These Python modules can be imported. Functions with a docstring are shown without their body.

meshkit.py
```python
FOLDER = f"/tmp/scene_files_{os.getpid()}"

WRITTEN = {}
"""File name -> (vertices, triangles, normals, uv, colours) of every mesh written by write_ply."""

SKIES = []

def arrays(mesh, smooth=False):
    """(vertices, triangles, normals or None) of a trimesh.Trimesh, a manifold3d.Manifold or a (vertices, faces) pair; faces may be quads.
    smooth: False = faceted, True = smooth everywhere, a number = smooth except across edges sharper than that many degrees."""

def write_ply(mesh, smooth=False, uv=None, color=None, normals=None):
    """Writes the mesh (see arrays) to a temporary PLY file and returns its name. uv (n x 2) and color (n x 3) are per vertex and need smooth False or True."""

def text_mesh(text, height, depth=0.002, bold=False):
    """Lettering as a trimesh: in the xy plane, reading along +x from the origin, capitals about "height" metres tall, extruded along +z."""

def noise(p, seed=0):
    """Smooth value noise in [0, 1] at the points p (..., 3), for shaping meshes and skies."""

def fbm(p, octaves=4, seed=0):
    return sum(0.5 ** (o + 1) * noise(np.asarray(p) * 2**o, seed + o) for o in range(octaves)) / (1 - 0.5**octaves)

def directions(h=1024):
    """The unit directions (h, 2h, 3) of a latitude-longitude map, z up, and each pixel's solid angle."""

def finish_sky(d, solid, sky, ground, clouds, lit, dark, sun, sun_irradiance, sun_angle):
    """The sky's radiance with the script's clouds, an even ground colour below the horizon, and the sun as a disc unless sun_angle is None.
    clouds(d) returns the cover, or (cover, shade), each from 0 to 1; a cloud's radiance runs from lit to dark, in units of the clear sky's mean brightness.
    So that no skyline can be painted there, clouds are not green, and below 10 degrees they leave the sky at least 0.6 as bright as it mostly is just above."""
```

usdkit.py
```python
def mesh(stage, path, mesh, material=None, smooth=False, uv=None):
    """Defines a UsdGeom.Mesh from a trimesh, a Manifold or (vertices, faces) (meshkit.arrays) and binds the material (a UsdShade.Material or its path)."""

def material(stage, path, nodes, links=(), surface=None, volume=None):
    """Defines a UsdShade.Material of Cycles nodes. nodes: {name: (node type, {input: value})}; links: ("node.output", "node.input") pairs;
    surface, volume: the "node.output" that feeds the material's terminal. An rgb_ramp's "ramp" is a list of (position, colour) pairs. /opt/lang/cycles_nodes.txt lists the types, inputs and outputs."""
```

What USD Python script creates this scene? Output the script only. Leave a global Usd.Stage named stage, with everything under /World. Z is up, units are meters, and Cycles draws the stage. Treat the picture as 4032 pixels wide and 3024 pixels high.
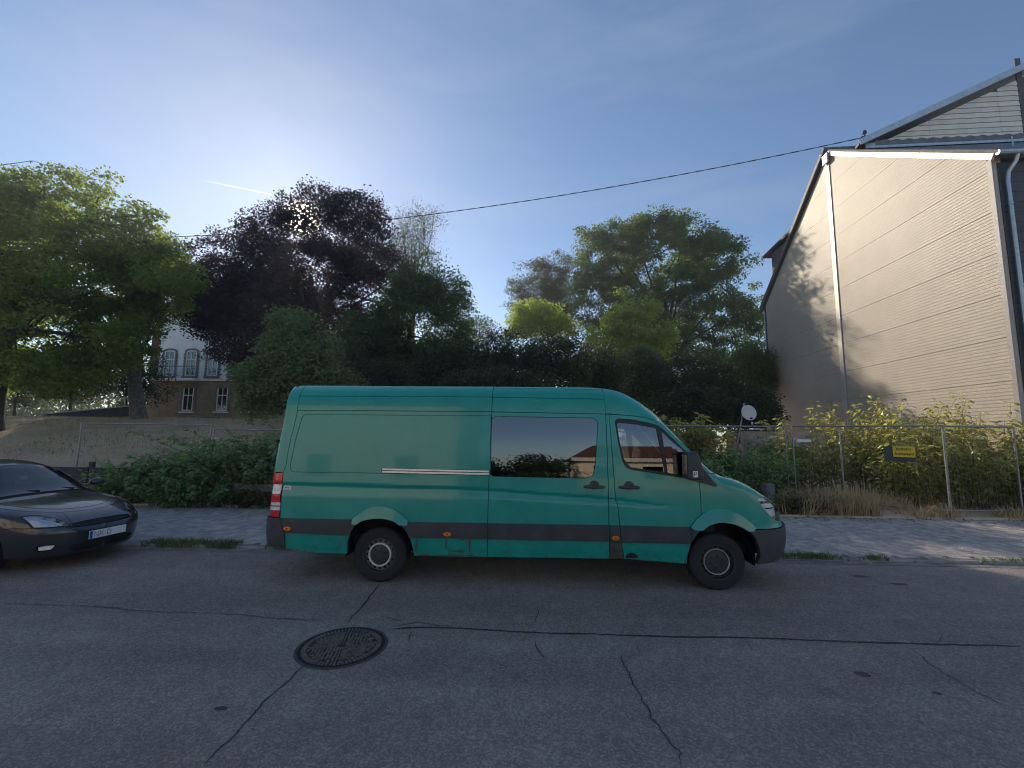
import math, random, numpy as np, trimesh, shapely, usdkit, meshkit
from shapely.geometry import Polygon, Point, LineString, box as sbox
from shapely.ops import unary_union
from scipy.interpolate import PchipInterpolator
from pxr import Usd, UsdGeom, UsdLux, UsdShade, Gf, Sdf, Vt

stage = Usd.Stage.CreateInMemory()
UsdGeom.SetStageUpAxis(stage, 'Z')
UsdGeom.Xform.Define(stage, '/World')
stage.SetDefaultPrim(stage.GetPrimAtPath('/World'))
UsdGeom.Scope.Define(stage, '/World/Looks')

# ------------------------------------------------------------------ camera
EYE = np.array([0, 0, 1.936])
FPX, WPX, HPX = 1731.6, 4032, 3024
PITCH, YAW, ROLL = np.radians([6.416, 2.251, .586])
FW = np.array([-np.sin(YAW)*np.cos(PITCH), np.cos(YAW)*np.cos(PITCH), np.sin(PITCH)])
_rt = np.array([np.cos(YAW), np.sin(YAW), 0]); _up = np.cross(_rt, FW)
RT = np.cos(ROLL)*_rt + np.sin(ROLL)*_up
UP = np.cos(ROLL)*_up - np.sin(ROLL)*_rt
cam = UsdGeom.Camera.Define(stage, '/World/camera')
cam.CreateHorizontalApertureAttr(36.0)
cam.CreateVerticalApertureAttr(27.0)
cam.CreateFocalLengthAttr(36.0*FPX/WPX)
cam.CreateClippingRangeAttr(Gf.Vec2f(.05, 5000))
HAZE = 0.0010
EXPOSURE = 1.22
cam.CreateExposureAttr(EXPOSURE)
m = Gf.Matrix4d(*[float(x) for r in ((*RT, 0), (*UP, 0), (*(-FW), 0), (*EYE, 1)) for x in r])
cam.AddTransformOp().Set(m)

# ------------------------------------------------------------------ sky and sun
SUN = np.array([-.44247, .79708, .41096]); SUN /= np.linalg.norm(SUN)
SUN_EL, SUN_ROT = float(np.arcsin(SUN[2])), float(np.arctan2(SUN[0], SUN[1]))
SKY_STRENGTH, SUN_INTENSITY = 0.06, 0.5
_a, _b = [FW+(u-WPX/2)/FPX*RT-(v-HPX/2)/FPX*UP for u, v in ((812, 712), (1815, 922))]
_a, _b = _a/np.linalg.norm(_a), _b/np.linalg.norm(_b); _n = np.cross(_a, _b); _n /= np.linalg.norm(_n); _t = _b-_a; _t /= np.linalg.norm(_t)
CT_N, CT_T, CT_A, CT_B = tuple(map(float, _n)), tuple(map(float, _t)), float(_a@_t), float(_b@_t)
dome = UsdLux.DomeLight.Define(stage, '/World/sky')
dome.GetPrim().SetCustomDataByKey('kind', 'structure')
dome.GetPrim().SetCustomDataByKey('label', 'hazy blue evening sky, whitish around the low sun')
skym = usdkit.material(stage, '/World/Looks/sky', {
    'tc': ('texture_coordinate', {}),
    'sky': ('sky_texture', {'sky_type': 'single_scattering', 'sun_disc': False, 'sun_elevation': SUN_EL, 'sun_rotation': SUN_ROT,
                            'altitude': 200.0, 'air_density': 1.0, 'aerosol_density': .1, 'ozone_density': 3.0}),
    'hs': ('hsv', {'saturation': .98, 'hue': .5, 'value': 1.0, 'fac': 1.0}),
    'nrm': ('vector_math', {'math_type': 'normalize'}),
    'dot': ('vector_math', {'math_type': 'dot_product', 'vector2': tuple(SUN)}),
    'p1': ('math', {'math_type': 'power', 'value2': 22.0, 'use_clamp': False}),
    'p2': ('math', {'math_type': 'power', 'value2': 160.0}),
    'p3': ('math', {'math_type': 'power', 'value2': 9000.0}),
    'mx': ('math', {'math_type': 'maximum', 'value2': 0.0}),
    'str': ('mapping', {'scale': (1.0, 2.2, 5.0), 'rotation': (0.0, 0.0, .5)}),
    'cn': ('noise_texture', {'scale': 1.6, 'detail': 6.0, 'roughness': .6, 'distortion': .5}),
    'cr': ('map_range', {'from_min': .42, 'from_max': .8, 'to_min': 0.0, 'to_max': .22, 'clamp': True}),
    'a1': ('math', {'math_type': 'multiply', 'value2': .9}),
    'a2': ('math', {'math_type': 'multiply', 'value2': .9}),
    'a3': ('math', {'math_type': 'multiply', 'value2': 900.0}),
    's1': ('math', {'math_type': 'add'}), 's2': ('math', {'math_type': 'add'}),
    'glow': ('mix_color', {'blend_type': 'multiply', 'fac': 1.0, 'use_clamp': False, 'b': (1.0, .84, .62)}),
    'cmb': ('combine_xyz', {}),
    # a thin contrail: a great circle band between two directions
    'td': ('vector_math', {'math_type': 'dot_product', 'vector2': CT_N}), 'ta': ('math', {'math_type': 'absolute'}), 'tw': ('map_range', {'from_min': .0003, 'from_max': .0017, 'to_min': 1.0, 'to_max': 0.0, 'clamp': True}),
    'tl': ('vector_math', {'math_type': 'dot_product', 'vector2': CT_T}), 'tr': ('map_range', {'from_min': CT_A-.012, 'from_max': CT_A+.03, 'to_min': 0.0, 'to_max': 1.0, 'clamp': True}),
    'ts': ('vector_math', {'math_type': 'dot_product', 'vector2': CT_T}), 'tf': ('map_range', {'from_min': CT_B-.12, 'from_max': CT_B, 'to_min': .85, 'to_max': 0.0, 'clamp': True}),
    'tm': ('math', {'math_type': 'multiply'}), 'tm2': ('math', {'math_type': 'multiply'}), 'ct': ('mix_color', {'blend_type': 'mix', 'b': (6.0, 6.1, 6.3), 'use_clamp': True, 'use_clamp_result': False}),
    'cl': ('mix_color', {'blend_type': 'mix', 'b': (4.6, 4.9, 5.4), 'use_clamp': True, 'use_clamp_result': False}),
    'add': ('vector_math', {'math_type': 'add'}),
    'bg': ('background_shader', {'strength': SKY_STRENGTH}),
}, [('tc.generated', 'nrm.vector1'), ('nrm.vector', 'dot.vector1'), ('dot.value', 'mx.value1'),
    ('mx.value', 'p1.value1'), ('mx.value', 'p2.value1'), ('mx.value', 'p3.value1'),
    ('p1.value', 'a1.value1'), ('p2.value', 'a2.value1'), ('p3.value', 'a3.value1'),
    ('a1.value', 's1.value1'), ('a2.value', 's1.value2'), ('s1.value', 's2.value1'), ('a3.value', 's2.value2'),
    ('s2.value', 'cmb.x'), ('s2.value', 'cmb.y'), ('s2.value', 'cmb.z'), ('cmb.vector', 'glow.a'),
    ('nrm.vector', 'str.vector'), ('str.vector', 'cn.vector'), ('cn.fac', 'cr.value'),
    ('sky.color', 'hs.color'), ('hs.color', 'cl.a'), ('cr.result', 'cl.fac'),
    ('nrm.vector', 'td.vector1'), ('td.value', 'ta.value1'), ('ta.value', 'tw.value'), ('nrm.vector', 'tl.vector1'), ('tl.value', 'tr.value'), ('nrm.vector', 'ts.vector1'), ('ts.value', 'tf.value'), ('tw.result', 'tm.value1'), ('tr.result', 'tm.value2'), ('tm.value', 'tm2.value1'), ('tf.result', 'tm2.value2'), ('cl.result', 'ct.a'), ('tm2.value', 'ct.fac'), ('ct.result', 'add.vector1'), ('glow.result', 'add.vector2'), ('add.vector', 'bg.color')], surface='bg.background')
UsdShade.MaterialBindingAPI.Apply(dome.GetPrim()).Bind(skym)
sun = UsdLux.DistantLight.Define(stage, '/World/sun')
sun.CreateIntensityAttr(SUN_INTENSITY); sun.CreateAngleAttr(.53); sun.CreateNormalizeAttr(True)
sun.CreateColorAttr(Gf.Vec3f(1.0, .86, .66))
zx = np.cross([0, 0, 1.0], SUN); zx /= np.linalg.norm(zx); zy = np.cross(SUN, zx)
sun.AddTransformOp().Set(Gf.Matrix4d(*[float(x) for r in ((*zx, 0), (*zy, 0), (*SUN, 0), (0, 0, 50, 1)) for x in r]))

# ------------------------------------------------------------------ helpers
def ray(u, v): return FW + (u-WPX/2)/FPX*RT - (v-HPX/2)/FPX*UP
def at_y(u, v, Y):                    # where the sight line of a photo pixel meets the plane y = Y
    d = ray(u, v); return EYE + d*(Y/d[1])
def at_z(u, v, Z=0.0):
    d = ray(u, v); return EYE + d*((Z-EYE[2])/d[2])

_used = {}
def numbered(path):
    n = _used.get(path, 0); _used[path] = n+1
    return path if n == 0 else f'{path}_{n:03d}'
def tag(p, label=None, cat=None, group=None, kind=None):
    p = p.GetPrim() if hasattr(p, 'GetPrim') else p
    for k, v in (('label', label), ('category', cat), ('group', group), ('kind', kind)):
        if v: p.SetCustomDataByKey(k, v)
    return p
def thing(name, label, cat, loc=(0, 0, 0), rotz=0.0, group=None, kind=None):
    x = UsdGeom.Xform.Define(stage, numbered('/World/'+name))
    x.AddTranslateOp().Set(Gf.Vec3d(*[float(c) for c in loc]))
    if rotz: x.AddRotateZOp().Set(float(rotz))
    return tag(x, label, cat, group, kind)
def tm(mesh):
    if isinstance(mesh, (list,)): return trimesh.util.concatenate([tm(x) for x in mesh])
    if hasattr(mesh, 'to_mesh') or isinstance(mesh, tuple):
        v, f, _ = meshkit.arrays(mesh); return trimesh.Trimesh(v, f, process=False)
    return mesh
def obj(name, mesh, mat, parent=None, smooth=False, label=None, cat=None, group=None, kind=None):
    base = '/World' if parent is None else str((parent.GetPrim() if hasattr(parent, 'GetPrim') else parent).GetPath())
    p = usdkit.mesh(stage, numbered(f'{base}/{name}'), tm(mesh), mat, smooth)
    p.CreateDoubleSidedAttr(True)
    return tag(p, label, cat, group, kind)
def T(mesh, t=(0, 0, 0), rz=0.0, rx=0.0, ry=0.0):
    mesh = tm(mesh).copy()
    M = trimesh.transformations.euler_matrix(rx, ry, rz, 'sxyz'); M[:3, 3] = t
    mesh.apply_transform(M); return mesh
def bx(x0, x1, y0, y1, z0, z1):
    b = trimesh.creation.box([abs(x1-x0), abs(y1-y0), abs(z1-z0)])
    b.apply_translation([(x0+x1)/2, (y0+y1)/2, (z0+z1)/2]); return b
def cbx(x0, x1, y0, y1, z0, z1, c=.01):          # chamfered box
    xs, ys, zs = sorted((x0, x1)), sorted((y0, y1)), sorted((z0, z1))
    c = min(c, .45*min(xs[1]-xs[0], ys[1]-ys[0], zs[1]-zs[0]))
    pts = []
    for X, sx in ((xs[0], 1), (xs[1], -1)):
        for Y, sy in ((ys[0], 1), (ys[1], -1)):
            for Z, sz in ((zs[0], 1), (zs[1], -1)):
                pts += [(X+sx*c, Y+sy*c, Z), (X+sx*c, Y, Z+sz*c), (X, Y+sy*c, Z+sz*c)]
    return trimesh.convex.convex_hull(np.array(pts))
def tube(pts, r, sides=6, cap=True):
    p = np.asarray(pts, float); n = len(p); r = np.broadcast_to(np.asarray(r, float), (n,))
    t = np.gradient(p, axis=0); t /= np.linalg.norm(t, axis=1, keepdims=True)+1e-12
    ref = np.array([0, 0, 1.0]) if abs(t[:, 2]).mean() < .8 else np.array([1.0, 0, 0])
    a = np.cross(t, ref); a /= np.linalg.norm(a, axis=1, keepdims=True)+1e-12
    b = np.cross(t, a); ang = np.arange(sides)*2*np.pi/sides
    v = p[:, None]+r[:, None, None]*(np.cos(ang)[None, :, None]*a[:, None]+np.sin(ang)[None, :, None]*b[:, None])
    i, j = np.meshgrid(np.arange(n-1), np.arange(sides), indexing='ij')
    k = (j+1) % sides
    f = np.vstack([np.stack([i*sides+j, i*sides+k, (i+1)*sides+k], -1).reshape(-1, 3),
                   np.stack([i*sides+j, (i+1)*sides+k, (i+1)*sides+j], -1).reshape(-1, 3)])
    v = v.reshape(-1, 3)
    if cap:
        c0, c1 = len(v), len(v)+1
        v = np.vstack([v, p[0], p[-1]])
        q = np.arange(sides)
        f = np.vstack([f, np.stack([np.full(sides, c0), (q+1) % sides, q], 1), np.stack([np.full(sides, c1), (n-1)*sides+q, (n-1)*sides+(q+1) % sides], 1)])
    return trimesh.Trimesh(v, f, process=False)
def lathe(prof, axis='y', sides=48):           # profile of (radius, along)
    m = trimesh.creation.revolve(np.array(prof, float), sections=sides)
    if axis == 'y': m.apply_transform(trimesh.transformations.rotation_matrix(-np.pi/2, [1, 0, 0]))
    return m
def extr(poly, h):
    g = [poly] if poly.geom_type == 'Polygon' else [q for q in getattr(poly, 'geoms', []) if q.geom_type == 'Polygon']
    g = [q for q in g if q.area > 1e-8]
    return trimesh.util.concatenate([trimesh.creation.extrude_polygon(q, h, engine='earcut') for q in g])
def frame(mesh, o, ex, ey, ez):                # local xyz -> world
    mesh = tm(mesh).copy()
    M = np.eye(4); M[:3, 0], M[:3, 1], M[:3, 2], M[:3, 3] = ex, ey, ez, o
    mesh.apply_transform(M)
    return mesh

# ------------------------------------------------------------------ materials
def M_(name, nodes, links, surface): return usdkit.material(stage, f'/World/Looks/{name}', nodes, links, surface=surface)
def plain(name, col, rough=.6, var=.12, scale=6.0, metallic=0.0, bump=0.0, bscale=60.0, coat=0.0, spec=.5, col2=None, emit=None):
    """Principled surface whose colour drifts a little with large and small noise (wear), with optional fine relief."""
    col = np.array(col, float); lo = np.array(col2, float) if col2 is not None else col*(1-var*1.6)
    n = {'tc': ('geometry', {}), 'n1': ('noise_texture', {'scale': scale, 'detail': 5.0, 'roughness': .65}),
         'r': ('rgb_ramp', {'ramp': [(.3, tuple(lo)), (.7, tuple(np.minimum(col*(1+var*.6), 1)))]}),
         'p': ('principled_bsdf', {'roughness': rough, 'metallic': metallic, 'coat_weight': coat, 'coat_roughness': .04, 'specular_ior_level': spec})}
    l = [('tc.position', 'n1.vector'), ('n1.fac', 'r.fac'), ('r.color', 'p.base_color')]
    if bump:
        n['n2'] = ('noise_texture', {'scale': bscale, 'detail': 3.0}); n['b'] = ('bump', {'strength': bump, 'distance': .01})
        l += [('tc.position', 'n2.vector'), ('n2.fac', 'b.height'), ('b.normal', 'p.normal')]
    return M_(name, n, l, 'p.BSDF')
def leafmat(name, dark, light, trans=.38, tint=None, scale=1.1, rough=.55, spec=.35):
    tint = tint or tuple(min(1, c*1.7) for c in light)
    n = {'tc': ('geometry', {}), 'n1': ('noise_texture', {'scale': scale, 'detail': 2.0}), 'n2': ('noise_texture', {'scale': 14.0, 'detail': 1.0}),
         'mx': ('mix_float', {'fac': .5}),
         'r': ('rgb_ramp', {'ramp': [(.34, dark), (.66, light)]}),
         'r2': ('rgb_ramp', {'ramp': [(.34, tuple(c*.7 for c in tint)), (.66, tint)]}),
         'p': ('principled_bsdf', {'roughness': rough, 'specular_ior_level': spec}), 't': ('translucent_bsdf', {}), 'm': ('mix_closure', {'fac': trans})}
    return M_(name, n, [('tc.position', 'n1.vector'), ('tc.position', 'n2.vector'), ('n1.fac', 'mx.a'), ('n2.fac', 'mx.b'), ('mx.result', 'r.fac'), ('mx.result', 'r2.fac'),
                        ('r.color', 'p.base_color'), ('r2.color', 't.color'), ('p.BSDF', 'm.closure1'), ('t.BSDF', 'm.closure2')], 'm.closure')
def glassmat(name, tint, rough=.02, ior=1.5, through=.75):
    """Window pane: mirror reflection by fresnel over a tinted clear layer."""
    return M_(name, {'f': ('fresnel', {'IOR': ior}), 't': ('transparent_bsdf', {'color': tint}), 'g': ('glossy_bsdf', {'color': (1, 1, 1), 'roughness': rough}),
                     'm': ('mix_closure', {})}, [('f.fac', 'm.fac'), ('t.BSDF', 'm.closure1'), ('g.BSDF', 'm.closure2')], 'm.closure')
# ------------------------------------------------------------------ van body surface (local: u along the van from the rear axle, y to the far side, z up)
class Body:
    """A closed rounded body: half width W(z), plan rounding at both ends, roof rounding; addressed by (s, z) round its perimeter."""
    def __init__(b, wz, zt, bb, xf, xs, xr, xq, n=3.2, m=2.6, nf=2.2, nr=2.4, off=None):
        b.W = PchipInterpolator(*np.array(wz, float).T); b.zt = PchipInterpolator(*np.array(zt, float).T)
        b.bb = PchipInterpolator(*np.array(bb, float).T); b.XF = PchipInterpolator(*np.array(xf, float).T)
        b.XR = PchipInterpolator(*np.array(xr, float).T); b.xs, b.xq, b.n, b.m, b.nf, b.nr = xs, xq, n, m, nf, nr
        b.Lf = 2/np.pi*1.45*(float(b.XF(.7))-xs); b.Lr = 2/np.pi*1.6*(xq-float(b.XR(.7))); b.off = off
        b.smax = xs+b.Lf*np.pi/2; b.smin = xq-b.Lr*np.pi/2
    def ztop(b, u): return b.zt(np.clip(u, b.zt.x[0], b.zt.x[-1]))
    def q(b, u, z):
        zt = b.ztop(u); k = b.bb(np.clip(u, b.bb.x[0], b.bb.x[-1]))
        return np.clip((z-zt+k)/k, 0, 1)**b.m
    def perim(b, s, z):
        s, z = np.asarray(s, float), np.asarray(z, float)
        tf = np.clip((s-b.xs)/b.Lf, 0, np.pi/2); tr = np.clip((b.xq-s)/b.Lr, 0, np.pi/2)
        XF, XR = b.XF(np.clip(z, b.XF.x[0], b.XF.x[-1])), b.XR(np.clip(z, b.XR.x[0], b.XR.x[-1]))
        u = np.clip(s, b.xq, b.xs)
        for _ in range(14):
            g = np.maximum(1-b.q(u, z), 1e-4)
            u1 = np.where(s > b.xs, b.xs+(XF-b.xs)*(np.sin(tf)**2*g)**(1/b.nf), np.where(s < b.xq, b.xq-(b.xq-XR)*(np.sin(tr)**2*g)**(1/b.nr), s))
            u = .5*u+.5*u1
        g = np.maximum(1-b.q(u, z), 0)
        a = (np.maximum(np.cos(tf)*np.cos(tr), 0)**2*g)**(1/b.n)
        y = b.W(np.clip(z, b.W.x[0], b.W.x[-1]))*a
        if b.off is not None: y = y+b.off(s, z)
        return u, y
    def side(b, s, z, out=0.0):
        """Point of the near side (y < 0) pushed out along the horizontal normal."""
        u, y = b.perim(s, z)
        if np.any(out):
            e = 1e-3; u2, y2 = b.perim(np.asarray(s)+e, z); du, dy = u2-u, y2-y
            l = np.hypot(du, dy)+1e-12; u, y = u+out*(-dy/l)*1.0, y+out*(du/l)
        return np.stack([u, -y, z], -1)
    def top(b, s, w, zs, out=0.0):
        """Roof, windscreen and bonnet: from the upper edge zs(s) of the side (w = 0) to the centre line (w = 1)."""
        s = np.asarray(s, float); z0 = zs(s); u0, y0 = b.perim(s, z0)
        uc = np.clip(s, b.xq+.25, b.xs-.05)
        uu, yy = u0+(uc-u0)*w, y0*(1-w)
        lo, hi = z0.copy(), np.full_like(z0, 9.0)
        lo = b.ztop(uu)-b.bb(np.clip(uu, b.bb.x[0], b.bb.x[-1])); hi = b.ztop(uu)
        for _ in range(34):
            mid = .5*(lo+hi)
            XF, XR = b.XF(np.clip(mid, b.XF.x[0], b.XF.x[-1])), b.XR(np.clip(mid, b.XR.x[0], b.XR.x[-1]))
            pf, pr = np.clip((uu-b.xs)/(XF-b.xs), 0, 1), np.clip((b.xq-uu)/(b.xq-XR), 0, 1)
            a = np.abs(yy)/b.W(np.clip(mid, b.W.x[0], b.W.x[-1]))
            f = a**b.n+pf**b.nf+pr**b.nr+b.q(uu, mid)-1
            lo, hi = np.where(f < 0, mid, lo), np.where(f < 0, hi, mid)
        z = np.where(w <= 0, z0, .5*(lo+hi))
        return np.stack([uu, -yy, z+out], -1)

def grid_cut(poly, ds, dt):
    """Cuts a polygon of the (s, t) plane into small triangles."""
    x0, y0, x1, y1 = poly.bounds
    xs, ys = np.arange(x0, x1+ds, ds), np.arange(y0, y1+dt, dt)
    X, Y = np.meshgrid(xs, ys, indexing='ij')
    cells = shapely.box(X.ravel(), Y.ravel(), X.ravel()+ds, Y.ravel()+dt)
    shapely.prepare(poly)
    full = shapely.contains_properly(poly, cells); part = shapely.intersects(poly, cells) & ~full
    V, F, n = [], [], 0
    cx, cy = X.ravel()[full], Y.ravel()[full]
    k = len(cx)
    if k:
        V.append(np.stack([np.stack([cx, cx+ds, cx+ds, cx], 1), np.stack([cy, cy, cy+dt, cy+dt], 1)], -1).reshape(-1, 2))
        q = np.arange(k)[:, None]*4
        F += [q+[0, 1, 2], q+[0, 2, 3]]; n = 4*k
    for g in shapely.intersection(poly, cells[part]):
        for h in (g.geoms if hasattr(g, 'geoms') else [g]):
            if h.geom_type != 'Polygon' or h.area < 1e-10: continue
            c = np.array(h.exterior.coords)[:-1]
            if len(c) == 3 and not h.interiors: v, f = c, np.array([[0, 1, 2]])
            else: v, f = trimesh.creation.triangulate_polygon(h, engine='earcut')
            d = v[f]; ar = (d[:, 1, 0]-d[:, 0, 0])*(d[:, 2, 1]-d[:, 0, 1])-(d[:, 1, 1]-d[:, 0, 1])*(d[:, 2, 0]-d[:, 0, 0])
            f = np.array(f); f[ar < 0] = f[ar < 0][:, ::-1]
            V.append(v); F.append(f+n); n += len(v)
    V, F = np.vstack(V), np.vstack(F)
    key = np.round(V, 6); uq, inv = np.unique(key, axis=0, return_inverse=True)
    F = inv.reshape(-1)[F]
    F = F[(F[:, 0] != F[:, 1]) & (F[:, 1] != F[:, 2]) & (F[:, 0] != F[:, 2])]
    return uq, F

def patch(poly, f, ds=.05, dt=.05, rim=.014, inward=None, flip=False, skip=None):
    """A sheet over the polygon, laid on the surface f(s, t), with its edges turned inwards by rim."""
    V, F = grid_cut(poly, ds, dt)
    P = f(V[:, 0], V[:, 1])
    if flip: F = F[:, ::-1]
    mesh = trimesh.Trimesh(P, F, process=False)
    if rim:
        E = np.vstack([F[:, [0, 1]], F[:, [1, 2]], F[:, [2, 0]]]); key = np.sort(E, 1)
        u_, i_, c_ = np.unique(key, axis=0, return_index=True, return_counts=True)
        B = E[i_[c_ == 1]]
        if skip is not None: k_ = skip(V); B = B[~(k_[B[:, 0]] & k_[B[:, 1]])]
        ids, inv = np.unique(B, return_inverse=True); inv = inv.reshape(-1, 2)
        N = np.array(mesh.vertex_normals)[ids]
        Q = P[ids]+(np.array(inward)*rim if inward is not None else -N*rim)
        n = len(P); V2 = np.vstack([P, P[ids], Q]); k = len(ids)
        a, b = n+inv[:, 0], n+inv[:, 1]
        F2 = np.vstack([F, np.stack([b, a, a+k], 1), np.stack([b, a+k, b+k], 1)])
        mesh = trimesh.Trimesh(V2, F2, process=False)
    return mesh
def mirror(mesh):
    m2 = tm(mesh).copy(); v = np.array(m2.vertices); v[:, 1] *= -1
    return trimesh.Trimesh(v, np.array(m2.faces)[:, ::-1], process=False)
def rpoly(pts, r=.03):                # polygon with rounded corners
    p = Polygon(pts)
    return p.buffer(-r, quad_segs=5).buffer(r, quad_segs=5) if r else p

CREASE = PchipInterpolator([-2.0, -1.33, 1.427, 2.0, 2.965, 3.82, 6], [1.232, 1.229, 1.198, 1.162, 1.107, 1.015, .9])
FACET = PchipInterpolator([-2.0, -1.33, 1.43, 2.0, 2.97, 3.82, 6], [1.097, 1.096, 1.092, 1.07, 1.043, 1.005, .9])
def van_off(s, z):
    c, f = CREASE(np.clip(s, -2, 6)), FACET(np.clip(s, -2, 6))
    t = np.clip((z-f)/np.maximum(c-f, 1e-3), 0, 1)
    up = 1-np.clip((z-c)/.012, 0, 1)
    amp = .026*np.clip((3.86-s)/.5, 0, 1)
    return -amp*t*up
VAN = Body(wz=[(0, .93), (.35, .955), (.5, .978), (.7, .99), (1.0, .988), (1.3, .98), (1.8, .955), (2.2, .915), (2.5, .885), (2.8, .87)],
           zt=[(-1.7, 2.665), (-1.0, 2.675), (2.6, 2.675), (2.95, 2.66), (3.15, 2.62), (3.31, 2.55), (3.43, 2.475), (3.55, 2.385), (3.69, 2.265), (3.82, 2.12), (3.94, 1.985),
               (4.07, 1.83), (4.2, 1.67), (4.33, 1.53), (4.45, 1.462), (4.58, 1.425), (4.78, 1.345), (4.94, 1.262), (5.1, 1.182), (5.2, 1.13), (5.27, 1.085), (5.33, 1.04), (5.45, .95)],
           bb=[(-1.7, .42), (2.8, .42), (3.5, .36), (4.0, .27), (4.4, .15), (5.5, .13)],
           xf=[(0, 5.22), (.3, 5.32), (.45, 5.41), (.65, 5.44), (.77, 5.43), (.81, 5.39), (.95, 5.38), (1.05, 5.35), (1.15, 5.28), (1.3, 5.2), (3, 5.0)], xs=4.72,
           xr=[(0, -1.59), (.45, -1.62), (.6, -1.65), (.76, -1.65), (.82, -1.62), (1.37, -1.605), (1.72, -1.55), (1.98, -1.475), (2.28, -1.41), (2.43, -1.37), (2.7, -1.30)], xq=-1.40, off=van_off)
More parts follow.
